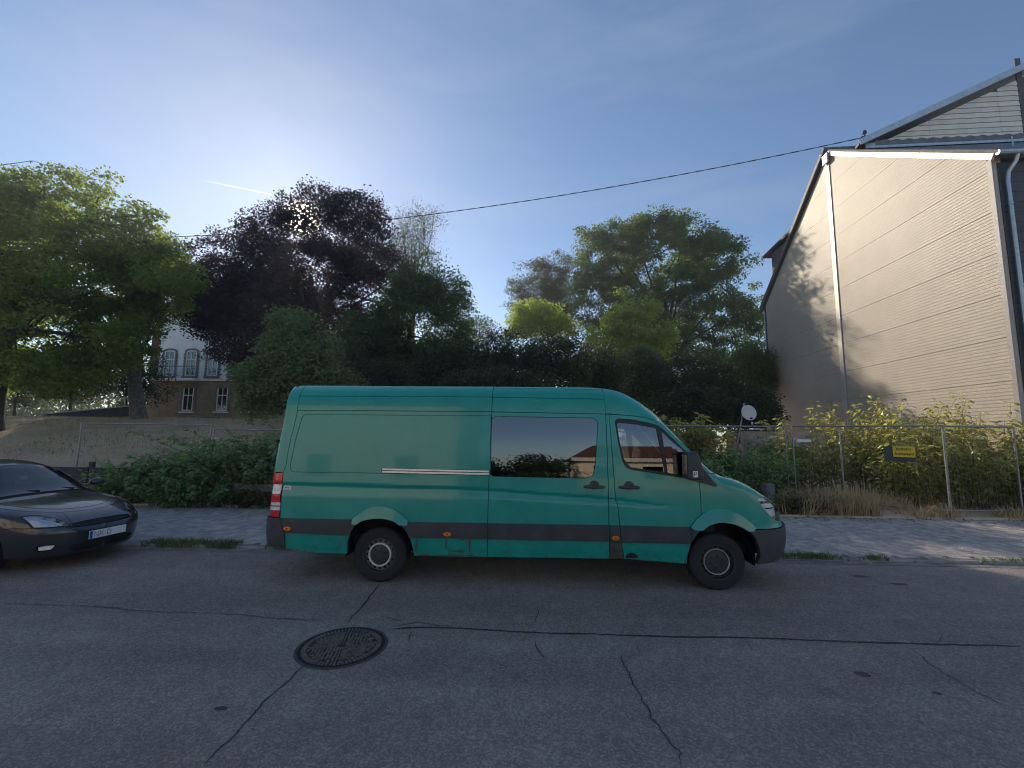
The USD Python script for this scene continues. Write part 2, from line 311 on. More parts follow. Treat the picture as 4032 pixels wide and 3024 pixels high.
# ------------------------------------------------------------------ ground, road, pavement
KERB, BACK = 7.32, 10.35                      # front and back edge of the pavement
def pave_z(y): return .045+.10*np.clip((y-KERB)/(BACK-KERB), 0, 1)
def ground_z(x, y):
    x, y = np.asarray(x, float), np.asarray(y, float)
    s = np.clip((y-11.0)/(25.0-11.0), 0, 1); s = s*s*(3-2*s)
    left = np.clip((4.0-x)/9.0, 0, 1); left = left*left*(3-2*left)
    z = .18+s*(2.45*left+.5*(1-left))
    z = z+.05*(meshkit.fbm(np.stack([x*.35, y*.35, x*0], -1), 3, 3)-.5)*2*np.clip((y-10.6)/2, 0, 1)
    return np.where(y < BACK, np.where(y < KERB, -.06, -.02), z)
asphalt = M_('asphalt', {'g': ('geometry', {}), 'n1': ('noise_texture', {'scale': .55, 'detail': 6.0, 'roughness': .62}), 'n2': ('noise_texture', {'scale': 3.2, 'detail': 8.0, 'roughness': .7}),
    'v': ('voronoi_texture', {'scale': 75.0, 'feature': 'f1'}), 'v2': ('voronoi_texture', {'scale': 190.0, 'feature': 'f1'}),
    'r1': ('rgb_ramp', {'ramp': [(.2, (.235, .215, .194)), (.5, (.305, .28, .253)), (.8, (.365, .335, .303))]}),
    'r2': ('rgb_ramp', {'ramp': [(.3, (.82, .82, .82)), (.7, (1.1, 1.1, 1.1))]}),
    'sv': ('separate_color', {}), 'rv': ('map_range', {'from_min': 0.0, 'from_max': 1.0, 'to_min': .72, 'to_max': 1.35}), 'pw': ('math', {'math_type': 'power', 'value2': 2.0}),
    'c3': ('combine_xyz', {}), 'mp': ('mapping', {'scale': (.06, 1.0, 1.0)}), 'n3': ('noise_texture', {'scale': 1.1, 'detail': 4.0, 'roughness': .6}), 'r3': ('rgb_ramp', {'ramp': [(.35, (.84, .84, .85)), (.65, (1.08, 1.08, 1.07))]}), 'm3': ('mix_color', {'blend_type': 'multiply', 'fac': 1.0, 'use_clamp': False}), 'm1': ('mix_color', {'blend_type': 'multiply', 'fac': 1.0, 'use_clamp': False}), 'm2': ('mix_color', {'blend_type': 'multiply', 'fac': 1.0, 'use_clamp': False}),
    'ha': ('math', {'math_type': 'add'}), 'b': ('bump', {'strength': .55, 'distance': .006, 'invert': True}),
    'p': ('principled_bsdf', {'roughness': .78, 'specular_ior_level': .4})},
    [('g.position', 'n1.vector'), ('g.position', 'n2.vector'), ('g.position', 'v.vector'), ('g.position', 'v2.vector'), ('n1.fac', 'r1.fac'), ('n2.fac', 'r2.fac'),
     ('v.color', 'sv.color'), ('sv.r', 'pw.value1'), ('pw.value', 'rv.value'), ('rv.result', 'c3.x'), ('rv.result', 'c3.y'), ('rv.result', 'c3.z'),
     ('r1.color', 'm1.a'), ('r2.color', 'm1.b'), ('m1.result', 'm2.a'), ('c3.vector', 'm2.b'), ('g.position', 'mp.vector'), ('mp.vector', 'n3.vector'), ('n3.fac', 'r3.fac'), ('m2.result', 'm3.a'), ('r3.color', 'm3.b'), ('m3.result', 'p.base_color'),
     ('v.distance', 'ha.value1'), ('v2.distance', 'ha.value2'), ('ha.value', 'b.height'), ('b.normal', 'p.normal')], 'p.BSDF')
road = UsdGeom.Xform.Define(stage, '/World/road'); tag(road, 'worn grey asphalt road in front of the van', kind='structure')
def gridmesh(xs, ys, zf):
    X, Y = np.meshgrid(xs, ys, indexing='ij'); Z = zf(X, Y); V = np.stack([X, Y, Z], -1).reshape(-1, 3); n = len(ys)
    i, j = np.meshgrid(np.arange(len(xs)-1), np.arange(n-1), indexing='ij'); a = (i*n+j).ravel()
    return trimesh.Trimesh(V, np.vstack([np.c_[a, a+n, a+n+1], np.c_[a, a+n+1, a+1]]), process=False)
obj('surface', gridmesh(np.linspace(-120, 120, 121), np.r_[np.linspace(-9, 7.16, 30)], lambda x, y: 0*x), asphalt, road, True)
gut_m = plain('gutter_concrete', (.25, .245, .235), .85, .3, 5.0, bump=.3, bscale=120, col2=(.13, .13, .125))
obj('gutter_strip', gridmesh(np.linspace(-120, 120, 241), [7.16, 7.24, KERB], lambda x, y: .004+.004*(y > 7.2)), gut_m, road, True)
# cracks and tar seams: thin irregular ribbons
tar = plain('crack_tar', (.05, .049, .048), .75, .4, 9.0)
def ribbon(px, w, seed, z=.004, jit=.012, fade=True):
    P = np.array([at_z(u, v, 0)[:2] for u, v in px]); t = np.r_[0, np.cumsum(np.hypot(*np.diff(P, axis=0).T))]
    q = np.arange(0, t[-1], .035); c = np.c_[np.interp(q, t, P[:, 0]), np.interp(q, t, P[:, 1])]
    rng = np.random.default_rng(seed); k = len(q)
    wob = np.cumsum(rng.normal(0, 1, (k, 2)), 0); wob -= np.linspace(0, 1, k)[:, None]*wob[-1]; c += wob*jit*.25+rng.normal(0, jit*.35, (k, 2))
    d = np.gradient(c, axis=0); d /= np.linalg.norm(d, axis=1, keepdims=True)+1e-9; n_ = np.c_[-d[:, 1], d[:, 0]]
    ww = w*(.45+.9*meshkit.fbm(np.c_[q*5, q*0+seed, q*0], 3, seed))*(np.minimum(1, np.minimum(q/.2, (t[-1]-q)/.2)+.15) if fade else 1)
    V = np.vstack([np.c_[c+n_*ww[:, None]/2, np.full(k, z)], np.c_[c-n_*ww[:, None]/2, np.full(k, z)]])
    i = np.arange(k-1); return trimesh.Trimesh(V, np.vstack([np.c_[i, i+k, i+k+1], np.c_[i, i+k+1, i+1]]), process=False)
f = 1.8228
for j, (px, w, jt) in enumerate([
    ([(1520, 2478), (1650, 2470), (1800, 2474), (2016, 2486), (2440, 2500), (3000, 2515), (3620, 2537), (4030, 2545)], .030, .008),
    ([(1540, 2466), (1640, 2455), (1700, 2462), (1790, 2468)], .012, .02), ([(1500, 2425), (1560, 2440), (1610, 2462)], .01, .02),
    ([(1495, 2300), (1440, 2370), (1375, 2440), (1360, 2460)], .016, .012), ([(1200, 2612), (1100, 2720), (1000, 2830), (900, 2930), (790, 3023)], .012, .018),
    ([(2448, 2570), (2470, 2625), (2530, 2720), (2575, 2790), (2620, 2870), (2680, 2960), (2690, 3023)], .011, .022),
    ([(2105, 2515), (2120, 2565), (2160, 2610)], .012, .02), ([(2510, 2535), (2520, 2580)], .010, .02), ([(1618, 2490), (1612, 2530)], .014, .02),
    ([(3590, 2560), (3700, 2640), (3860, 2735), (4010, 2800)], .010, .02), ([(2080, 2470), (2110, 2430), (2115, 2380)], .008, .02),
    ([(0, 2375), (300, 2390), (700, 2410), (1000, 2425), (1290, 2445)], .010, .02), ([(3680, 2545), (3720, 2500)], .008, .02), ([(2940, 2520), (2960, 2570)], .007, .02)]):
    obj('crack', ribbon(px, w, j+3, z=.003+.0004*j, jit=jt), tar, road)
def blot(u, v, rx, ry, seed, z=.0025):
    c = at_z(u, v, 0); a = np.linspace(0, 2*np.pi, 26, endpoint=False)
    r = .75+.5*meshkit.fbm(np.c_[np.cos(a)*1.3+seed, np.sin(a)*1.3, a*0], 3, seed)
    V = np.vstack([[c[0], c[1], z], np.c_[c[0]+rx*r*np.cos(a), c[1]+ry*r*np.sin(a), np.full(26, z)]])
    i = np.arange(26); return trimesh.Trimesh(V, np.c_[np.zeros(26, int), i+1, (i+1) % 26+1], process=False)
oil = plain('oil_stain', (.05, .05, .053), .6, .3, 9.0)
for j, (u, v, rx, ry) in enumerate([(3396, 2655, .055, .045), (3390, 2270, .10, .05), (3540, 2300, .12, .05), (3690, 2730, .03, .02), (870, 2790, .05, .025), (3480, 2190, .09, .04)]):
    obj('stain', blot(u, v, rx, ry, j+2), oil, road)
pale = plain('pale_spot', (.33, .33, .32), .9, .3, 20)
for j, (u, v, rx, ry) in enumerate([(855, 2422, .07, .03), (2505, 2380, .05, .02), (2590, 2385, .06, .02), (3230, 2280, .04, .015), (3560, 2313, .02, .012)]):
    obj('repair_patch', blot(u, v, rx, ry, j+20), pale, road)

# manhole cover
iron = plain('cast_iron', (.19, .175, .16), .55, .35, 14, metallic=.35, bump=.25, bscale=260, col2=(.11, .10, .095))
irond = plain('cast_iron_dark', (.012, .012, .012), .8, .2)
mc = at_z(1348, 2545, 0); mh = thing('manhole_cover', 'round cast iron manhole cover set in the asphalt', 'manhole cover', (mc[0], mc[1], 0), 12)
obj('frame', lathe([(.375, .0), (.375, .006), (.352, .008), (.350, .0), (.352, -.02), (.375, -.02), (.375, 0)], 'z', 64), irond, mh, 30)
mat_ring = lathe([(.40, .002), (.375, .0055), (.36, .0055), (.40, .002)], 'z', 64)
cov = Point(0, 0).buffer(.348, quad_segs=20); holes = []
for k in range(16):
    a = 2*np.pi*k/16+.12; r = .255 if k % 2 else .285
    holes.append(Point(r*np.cos(a), r*np.sin(a)).buffer(.0165, quad_segs=5))
cov = cov.difference(unary_union(holes))
obj('lid', T(extr(cov, .02), (0, 0, -.018)), plain('cast_iron_lid', (.045, .042, .04), .7, .3, 14), mh)
obj('shaft', T(extr(Point(0, 0).buffer(.348), .004), (0, 0, -.024)), irond, mh)
rng = np.random.default_rng(8); bumps = []; hu = unary_union(holes).buffer(.008)
for k in range(64):                                            # ribs round the rim
    a = 2*np.pi*k/64; q = shapely.affinity.rotate(sbox(.300, -.0085, .342, .0085), np.degrees(a), origin=(0, 0)); bumps.append(q)
for k in range(8):
    q = shapely.affinity.rotate(sbox(.04, -.006, .29, .006), 45*k, origin=(0, 0)); bumps.append(q)
for gx in np.arange(-.27, .271, .030):
    for gy in np.arange(-.27, .271, .022):
        x, y = gx+rng.normal(0, .004), gy+rng.normal(0, .003)
        r, a = np.hypot(x, y), np.degrees(np.arctan2(y, x))
        if r > .275 or r < .03 or abs((a+22.5) % 45-22.5) < np.degrees(.012/max(r, .03)): continue
        q = shapely.affinity.rotate(sbox(x-.012, y-.0055, x+.012, y+.0055), (0 if int((a+360)//90) % 2 else 90)+rng.normal(0, 22)).buffer(.002, quad_segs=2); bumps.append(q)
bu = unary_union([b.difference(hu) for b in bumps])
obj('tread_pattern', T(extr(bu, .009), (0, 0, .003)), iron, mh)
obj('mortar_ring', mat_ring, plain('mortar', (.075, .076, .08), .9, .3, 20, bump=.3), mh, 30)

# kerb stones
kerbm = plain('kerb_stone', (.27, .265, .255), .85, .3, 4.0, bump=.35, bscale=90, col2=(.16, .16, .155))
kerb = UsdGeom.Xform.Define(stage, '/World/kerb'); tag(kerb, 'low grey kerb along the pavement', kind='structure')
rng = np.random.default_rng(1)
for x in np.arange(-26, 26, 1.0):
    obj('kerb_stone', cbx(x+.005, x+.995, KERB+.002, KERB+.128, -.15, .046+rng.normal(0, .003), .014), kerbm, kerb)
# pavement of small pavers in a herringbone bond
pav = UsdGeom.Xform.Define(stage, '/World/pavement'); tag(pav, 'sloping pavement of small grey pavers behind the van', kind='structure')
pm = [plain(f'paver_{"abc"[k]}', c, .85, .25, 7.0, bump=.3, bscale=110) for k, c in enumerate([(.48, .44, .41), (.42, .39, .365), (.54, .495, .455)])]
joint = plain('paver_joint', (.22, .205, .19), .95, .4, 9)
Y0 = KERB+.13
obj('bedding', gridmesh(np.linspace(-30, 30, 61), np.linspace(Y0, BACK, 12), lambda x, y: pave_z(y)-.006), joint, pav, True)
U_ = .10; cells = []
for i in range(-150, 150):
    for j in range(0, int((BACK-Y0)/U_)+1):
        r = (i-j) % 4
        if r == 0: cells.append((i*U_, Y0+j*U_, 2*U_, U_))
        elif r == 3: cells.append((i*U_, Y0+j*U_, U_, 2*U_))
cells = [c for c in cells if c[1]+c[3] < BACK+.05]
vis = []
for k, (x, y, w, h) in enumerate(cells):
    d = np.array([x, y, .1])-EYE; zc = d@FW; u = WPX/2+FPX*(d@RT)/zc
    if (u > 3060 and u < 4020) or (540 < u < 1080): vis.append((zc, k))
vis = set(k for _, k in sorted(vis)[:300]); rng = np.random.default_rng(2); rest = [[], [], []]
for k, (x, y, w, h) in enumerate(cells):
    z = rng.normal(0, .0018); t = rng.integers(0, 3) if rng.random() < .75 else 1
    b = cbx(x+.003, x+w-.003, y+.003, y+h-.003, -.03, .003+z, .004) if k in vis else bx(x+.003, x+w-.003, y+.003, y+h-.003, -.03, .003+z)
    b.vertices[:, 2] += pave_z(b.vertices[:, 1])
    if k in vis: obj('paver', b, pm[t], pav)
    else: rest[t].append(b)
for t in range(3): obj('paver_field', rest[t], pm[t], pav, kind='stuff')

# the ground behind
lawn = M_('dry_lawn', {'g': ('geometry', {}), 'n1': ('noise_texture', {'scale': .5, 'detail': 6.0, 'roughness': .65}), 'n2': ('noise_texture', {'scale': 7.0, 'detail': 8.0, 'roughness': .75}), 'a': ('mix_float', {'fac': .45}),
    'r': ('rgb_ramp', {'ramp': [(.30, (.20, .20, .09)), (.44, (.46, .36, .24)), (.58, (.60, .47, .33)), (.75, (.50, .39, .27))]}),
    'b': ('bump', {'strength': .8, 'distance': .05}), 'p': ('principled_bsdf', {'roughness': .95, 'specular_ior_level': .1})},
    [('g.position', 'n1.vector'), ('g.position', 'n2.vector'), ('n1.fac', 'a.a'), ('n2.fac', 'a.b'), ('a.result', 'r.fac'), ('r.color', 'p.base_color'), ('n2.fac', 'b.height'), ('b.normal', 'p.normal')], 'p.BSDF')
xs = np.unique(np.r_[np.linspace(-900, -60, 15), np.linspace(-60, 50, 150), np.linspace(50, 900, 15)])
ys = np.unique(np.r_[np.linspace(-900, -40, 12), -9.0, KERB-.01, KERB+.01, BACK-.02, BACK+.005, np.linspace(10.6, 40, 70), np.linspace(40, 1200, 16)])
g_ = obj('ground', gridmesh(xs, ys, ground_z), lawn, smooth=True, kind='structure', label='dry brown lawn rising behind the fence')
# ------------------------------------------------------------------ the house with the sunlit clad gable, on the right
PH = np.radians(3.0); HD = np.array([np.sin(PH), np.cos(PH), 0]); HE = np.array([np.cos(PH), -np.sin(PH), 0]); HO = np.array([13.42, 12.54, 0]); HZ = np.array([0, 0, 1.0])
def hp(s, e, z): return HO+HD*s+HE*e+HZ*z
def H(mesh): return frame(mesh, HO, HD, HZ, HE)              # local x = along the gable wall (back), y = up, z = into the house (+x)
def hbox(s0, s1, z0, z1, e0, e1, c=0): return H(cbx(s0, s1, z0, z1, e0, e1, c) if c else bx(s0, s1, z0, z1, e0, e1))
clad_m = plain('wall_cladding', (.42, .37, .31), .5, .06, .9, spec=.3, col2=(.38, .335, .285))
trim_m = plain('corner_grey', (.27, .25, .25), .5, .12, 3.0)
flash_m = plain('white_flashing', (.46, .43, .39), .45, .12, 3.0, metallic=.2)
dark_m = plain('slate_cladding', (.045, .047, .055), .6, .2, 3.0)
roof_m = plain('roof_sheet_grey', (.10, .105, .11), .7, .3, 4.0)
board_m = [plain(f'gable_board_{"ab"[k]}', c, .6, .1, 3.0) for k, c in enumerate([(.55, .51, .44), (.50, .46, .40)])]
verge_m = plain('verge_dark', (.05, .045, .045), .6, .2)
zinc_m = plain('zinc', (.42, .44, .46), .38, .15, 5.0, metallic=.8)
house = thing('clad_house', 'tall house with a pale ribbed metal clad gable lit by the sun', 'house')
gable = Polygon([(0, 0), (0, 10.12), (7.1, 15.0), (13.70, 9.65), (13.70, 0)])
obj('wall', H(extr(gable, .25)), clad_m, house)
joints = [15.9, 14.65, 13.41, 12.15, 10.9, 9.67, 8.45, 7.22, 5.99, 4.76, 3.53, 2.30, 1.07, -.1]
strip = (6.97, 7.25)
for z1, z0 in zip(joints[:-1], joints[1:]):
    for s0, s1 in ((.10, strip[0]), (strip[1], 13.66)):
        p = gable.buffer(-.03).intersection(sbox(s0, z0+.005, s1, z1-.005))
        if p.is_empty or p.area < .02: continue
        parts = [T(extr(p, .028), (0, 0, -.030))]
        n = 12; hgt = (z1-z0)/n
        for k in range(n):
            b = p.intersection(sbox(s0, z0+k*hgt+.018, s1, z0+(k+1)*hgt-.034))
            for q in (b.geoms if hasattr(b, 'geoms') else [b]):
                if q.geom_type != 'Polygon' or q.area < .002: continue
                x0, y0, x1, y1 = q.bounds
                parts.append(T(extr(q, .009), (0, 0, -.039)))
        obj('siding_panel', H(trimesh.util.concatenate(parts)), clad_m, house)
# centre strip in lengths
for z0, z1 in ((0, 5.2), (5.2, 10.3), (10.3, 14.8)): obj('joint_strip', hbox(strip[0]+.01, strip[1]-.01, z0+.01, z1, -.075, -.031, .006), flash_m, house)
# corner trims
obj('corner_trim', hbox(-.09, .07, 0, 10.0, -.08, -.031, .008), trim_m, house)
obj('corner_trim', hbox(13.62, 13.74, 0, 9.6, -.07, -.031, .008), verge_m, house)
def along(p0, p1, n, w, mat, name, e0, e1, up=.0):
    p0, p1 = np.array(p0, float), np.array(p1, float)
    d = (p1-p0); L = np.hypot(*d); a = np.arctan2(d[1], d[0])
    for k in range(n):
        b = cbx(k*L/n+.004, (k+1)*L/n-.004, 0, w, e0, e1, .006); M = trimesh.transformations.rotation_matrix(a, [0, 0, 1]); b.apply_transform(M)
        b.apply_translation([p0[0], p0[1]+up, 0]); obj(name, H(b), mat, house)
along((-.12, 10.02), (7.05, 14.95), 6, .24, flash_m, 'verge_flashing', -.11, -.032, -.10)
along((13.95, 9.45), (7.2, 14.92), 5, -.30, verge_m, 'verge_board', -.16, -.04, .05)
# roof slopes
rs = (15.0-10.12)/7.1
roofA = Polygon([(-.35, 10.12-.35*rs+.10), (7.1, 15.10), (7.1, 15.20), (-.35, 10.12-.35*rs+.22)])
obj('roof', [H(T(extr(roofA, 9.0), (0, 0, -.12))), H(T(extr(Polygon([(7.1, 15.10), (14.1, 9.38), (14.1, 9.50), (7.1, 15.20)]), 9.0), (0, 0, -.2)))], roof_m, house)
obj('ridge_cap', H(tube([(7.1, 15.2, -.22), (7.1, 15.2, 9)], .10, 8)), roof_m, house, 30)
# street front, dark slate shingles in courses
obj('front_wall', hbox(.02, .22, 0, 10.05, .12, 9.0), dark_m, house)
for k in range(33): obj('slate_course', hbox(-.02, .02, k*.3+.004, k*.3+.296, .13, 9.0), dark_m, house)
obj('gutter', H(tube([(-.33, 10.03, -.12), (-.33, 10.0, 9)], .075, 10)), zinc_m, house, 30)
obj('downpipe', H(tube([(-.30, 9.98, .42), (-.25, 9.80, .40), (-.12, 9.55, .30), (-.10, 9.3, .28), (-.10, 0, .28)], .055, 10)), zinc_m, house, 30)
for z in (8.6, 6.2, 3.8): obj('pipe_bracket', H(T(lathe([(.057, -.02), (.068, -.02), (.068, .02), (.057, .02), (.057, -.02)], 'y', 16), (-.10, z, .28))), zinc_m, house, 30)
# cross gable that faces the street, set back on the roof
S2 = 5.0
gz = lambda e: 13.84+.458*(e+.2)
front = Polygon([(.05, 13.72), (.05, gz(.05)-.25), (6.6, gz(6.6)-.25), (6.6, 13.72)])
def G2(mesh): return frame(mesh, hp(S2, 0, 0), HE, HZ, HD)     # x = along the street, y = up, z = back
obj('cross_gable_wall', G2(extr(front, .2)), verge_m, house)
for k in range(13):
    z0 = 13.99+k*.222
    for e0, e1 in ((.0, 2.62), (2.63, 5.3), (5.31, 6.08)):
        p = front.buffer(-.02).intersection(sbox(e0, z0+.006, e1, z0+.214))
        if p.is_empty or p.area < .01: continue
        q = T(extr(p, .03), (0, 0, -.034)); v = q.vertices; v[:, 2] -= np.where(v[:, 2] < -.02, .02*(1-(v[:, 1]-z0)/.22), 0)
        obj('gable_board', G2(q), board_m[k % 2], house)
obj('gable_trim', G2(bx(6.09, 6.3, 13.9, 17.4, -.05, -.004)), dark_m, house)
L = 7.4
for k in range(5):
    a = np.arctan(.458); b = cbx(k*L/5+.004, (k+1)*L/5-.004, -.15, .10, -.40, -.34, .01); b.apply_transform(trimesh.transformations.rotation_matrix(a, [0, 0, 1])); b.apply_translation([-.32, 13.86, 0]); obj('cross_verge', G2(b), zinc_m, house)
cr = extr(Polygon([(-.30, 4.68-S2), (7.0, 4.68-S2), (7.0, 4.5), (2.9, 4.5), (2.6, 2.1), (-.2, .05)]), .1)
v = cr.vertices.copy(); cr = trimesh.Trimesh(np.c_[v[:, 0], 13.81+.458*(v[:, 0]+.2)+v[:, 2], v[:, 1]], cr.faces[:, ::-1], process=False); obj('cross_roof', G2(cr), roof_m, house)
obj('lead_apron', G2(bx(.1, 6.6, 13.74, 13.98, -.10, -.06)), zinc_m, house)
# corrugated sheets along the foot of the cross gable
wv = np.linspace(.2, 6.6, 160); prof = Polygon(list(zip(wv, 13.80+.025*np.sin(wv*14)))+[(6.6, 13.6), (.2, 13.6)])
obj('roof_sheet', G2(T(extr(prof, .02), (0, 0, -.5))), roof_m, house)
# rear dormer seen edge on
obj('rear_dormer', [hbox(10.6, 13.2, 11.2, 12.75, .25, 2.4), H(T(extr(Polygon([(10.2, 12.95), (13.9, 12.72), (13.9, 12.84), (10.2, 13.08)]), 2.8), (0, 0, .05)))], verge_m, house)
obj('roof_vent', H(tube([(1.55, 11.25, 2.2), (1.55, 11.75, 2.2)], .02, 6)), zinc_m, house)
obj('rear_downpipe', H(tube([(13.86, 9.4, -.05), (13.80, 9.0, -.04), (13.80, 0, -.04)], .04, 8)), zinc_m, house, 30)
obj('bracket_peak', hbox(6.85, 7.25, 14.45, 14.93, -.20, -.12, .02), flash_m, house)
# roof mast that carries the cable, and the cable
mast = thing('roof_mast', 'short dark mast on the roof verge holding the overhead cable', 'mast', hp(5.0, .17, 14.0))
obj('pole', tube([(0, 0, -.05), (0, 0, .48)], .035, 8), verge_m, mast, 30); obj('cap', T(lathe([(0, 0), (.075, 0), (.085, .03), (.06, .12), (0, .14)], 'z', 14), (0, 0, .46)), verge_m, mast, 30)
obj('insulator', tube([(-.02, 0, .34), (-.16, 0, .30)], .022, 6), verge_m, mast); obj('stay', tube([(0, 0, .38), (.35, .3, .2)], .012, 5), zinc_m, mast)
A, B = hp(5.0, .17, 14.30), at_y(380, 940, 24.0)
t = np.linspace(0, 1, 220); pth = A+(B-A)*t[:, None]; pth[:, 2] -= 4*1.05*t*(1-t)
cab = thing('overhead_cable', 'twisted black overhead cable sagging across the sky to the roof mast', 'cable')
tw = t*np.linalg.norm(B-A)*2*np.pi/.9
n1 = np.array([0, 0, 1.0]); n2 = np.cross((B-A)/np.linalg.norm(B-A), n1)
for k in range(2):
    tt = np.linspace(0, 1, 900); pt = A+(B-A)*tt[:, None]; pt[:, 2] -= 4*1.05*tt*(1-tt); ang = tt*np.linalg.norm(B-A)*2*np.pi/1.1+k*np.pi
    obj('strand', tube(pt+.011*(np.cos(ang)[:, None]*n1+np.sin(ang)[:, None]*n2), .012, 5), P_cable if 'P_cable' in globals() else plain('cable_black', (.012, .012, .014), .6), cab, True)
    P_cable = UsdShade.Material.Get(stage, '/World/Looks/cable_black')

# ------------------------------------------------------------------ the old villa behind the copper beech
plast = plain('villa_plaster', (.74, .72, .68), .9, .1, 1.5)
brick_m = M_('villa_brick', {'g': ('geometry', {}), 'mp': ('mapping', {'rotation': (1.5708, 0, 0)}), 'br': ('brick_texture', {'scale': 1.0, 'brick_width': .26, 'row_height': .085, 'mortar_size': .012, 'color1': (.40, .29, .16), 'color2': (.30, .21, .12), 'mortar': (.2, .18, .15)}),
    'n': ('noise_texture', {'scale': 2.0, 'detail': 4.0}), 'm': ('mix_color', {'blend_type': 'multiply', 'fac': .5}), 'p': ('principled_bsdf', {'roughness': .9})},
    [('g.position', 'mp.vector'), ('mp.vector', 'br.vector'), ('br.color', 'm.a'), ('g.position', 'n.vector'), ('n.color', 'm.b'), ('m.result', 'p.base_color')], 'p.BSDF')
redb = plain('red_brick', (.15, .055, .042), .9, .3, 5.0)
surr = plain('window_surround', (.20, .155, .125), .9, .3, 6.0)
wpaint = plain('window_paint', (.62, .62, .62), .5, .06)
vglass = glassmat('villa_glass', (.03, .035, .04), .01, 2.2)
slate = plain('villa_slate', (.05, .05, .06), .6, .3, 4.0)
VY = 37.0; villa = thing('old_villa', 'old brick and white plaster villa with arched windows behind the trees', 'house', (0, 0, 0))
def vx(u, v): q = at_y(u, v, VY); return q[0], q[2]
x0, x1 = vx(588, 1480)[0], vx(1060, 1500)[0]; zb = vx(750, 1643)[1]; zc = vx(750, 1497)[1]; ze = zc+6.2
obj('brick_storey', bx(x0, x1, VY, VY+9, zb-1, zc), brick_m, villa)
obj('plaster_storey', bx(x0+.01, x1-.01, VY+.012, VY+9, zc, ze), plast, villa)
obj('cornice', bx(x0-.1, x1+.1, VY-.12, VY+.01, zc-.06, zc+.1), plast, villa)
for k in range(14): obj('corner_brick', bx(x0-.05, x0+(.75 if k % 2 else .55), VY-.06, VY+.0, zc+.14+k*.43, zc+.14+k*.43+.41), redb, villa)
roofp = trimesh.convex.convex_hull(np.array([(x0-.5, VY-.5, ze), (x1+.5, VY-.5, ze), (x0-.5, VY+9.5, ze), (x1+.5, VY+9.5, ze), (x0+4, VY+4, ze+4.2), (x1-4, VY+4, ze+4.2), (x0+4, VY+5, ze+4.2), (x1-4, VY+5, ze+4.2)]))
obj('roof', roofp, slate, villa)
dx, dz = vx(723, 1060); obj('dormer', trimesh.convex.convex_hull(np.array([(dx-.9, VY-.3, dz-1.6), (dx+.9, VY-.3, dz-1.6), (dx, VY-.3, dz), (dx-.9, VY+3, dz-1.6), (dx+.9, VY+3, dz-1.6), (dx, VY+3, dz), (dx-.8, VY-.2, dz-2.6), (dx+.8, VY-.2, dz-2.6), (dx-.8, VY+3, dz-2.6), (dx+.8, VY+3, dz-2.6)])), slate, villa)
def villa_window(xc, z0, z1, w, arched):
    fr = UsdGeom.Xform.Define(stage, numbered(str(villa.GetPath())+'/window'))
    h = z1-z0; out = sbox(-w/2, 0, w/2, h)
    if arched: out = out.union(shapely.affinity.translate(shapely.affinity.scale(Point(0, 0).buffer(1, quad_segs=10), w/2, .13), 0, h))
    def W2(m_, dy): return frame(m_, np.array([xc, VY+dy, z0]), np.array([1., 0, 0]), np.array([0, 0, 1.]), np.array([0, -1., 0]))
    ring = out.buffer(.16, join_style=2).difference(out)
    obj('surround', W2(extr(ring, .06), .0), surr, fr)
    for k in range(int(h/.26)):
        for sx in (-1, 1): obj('quoin', bx(xc+sx*(w/2+.16), xc+sx*(w/2+.24), VY-.05, VY-.002, z0+k*.26, z0+k*.26+.13), surr, fr)
    obj('sash', W2(extr(out.difference(unary_union([sbox(-w/2+.09, .09, -.03, h*.66), sbox(.03, .09, w/2-.09, h*.66), sbox(-w/2+.09, h*.70, -.03, h), sbox(.03, h*.70, w/2-.09, h)])), .05), .0), wpaint, fr)
    obj('pane', W2(extr(out.buffer(-.02), .01), -.006), vglass, fr)
    obj('sill', bx(xc-w/2-.2, xc+w/2+.2, VY-.16, VY-.002, z0-.18, z0-.06), surr if arched else wpaint, fr)
for u in (663, 749, 835, 925): xc, zz_ = vx(u, 1478); villa_window(xc, vx(u, 1480)[1], vx(u, 1385)[1], .95, True)
for u in (737, 872, 980): xc, zz_ = vx(u, 1618); villa_window(xc, vx(u, 1618)[1], vx(u, 1528)[1], .95, False)
# balcony rail between the two upper windows
bal = UsdGeom.Xform.Define(stage, str(villa.GetPath())+'/balcony'); a0, b0 = vx(668, 1489)[0], vx(790, 1489)[0]; bz = zc+.12
obj('slab', bx(a0-1.2, b0, VY-.8, VY-.13, zc-.10, zc+.10), plast, bal); obj('handrail', tube([(a0, VY-.75, bz+1.0), (b0, VY-.75, bz+1.0)], .03, 6), verge_m, bal)
for x in np.arange(a0, b0, .16): obj('baluster', tube([(x, VY-.75, bz), (x, VY-.75, bz+1.0)], .016, 5), zinc_m, bal)
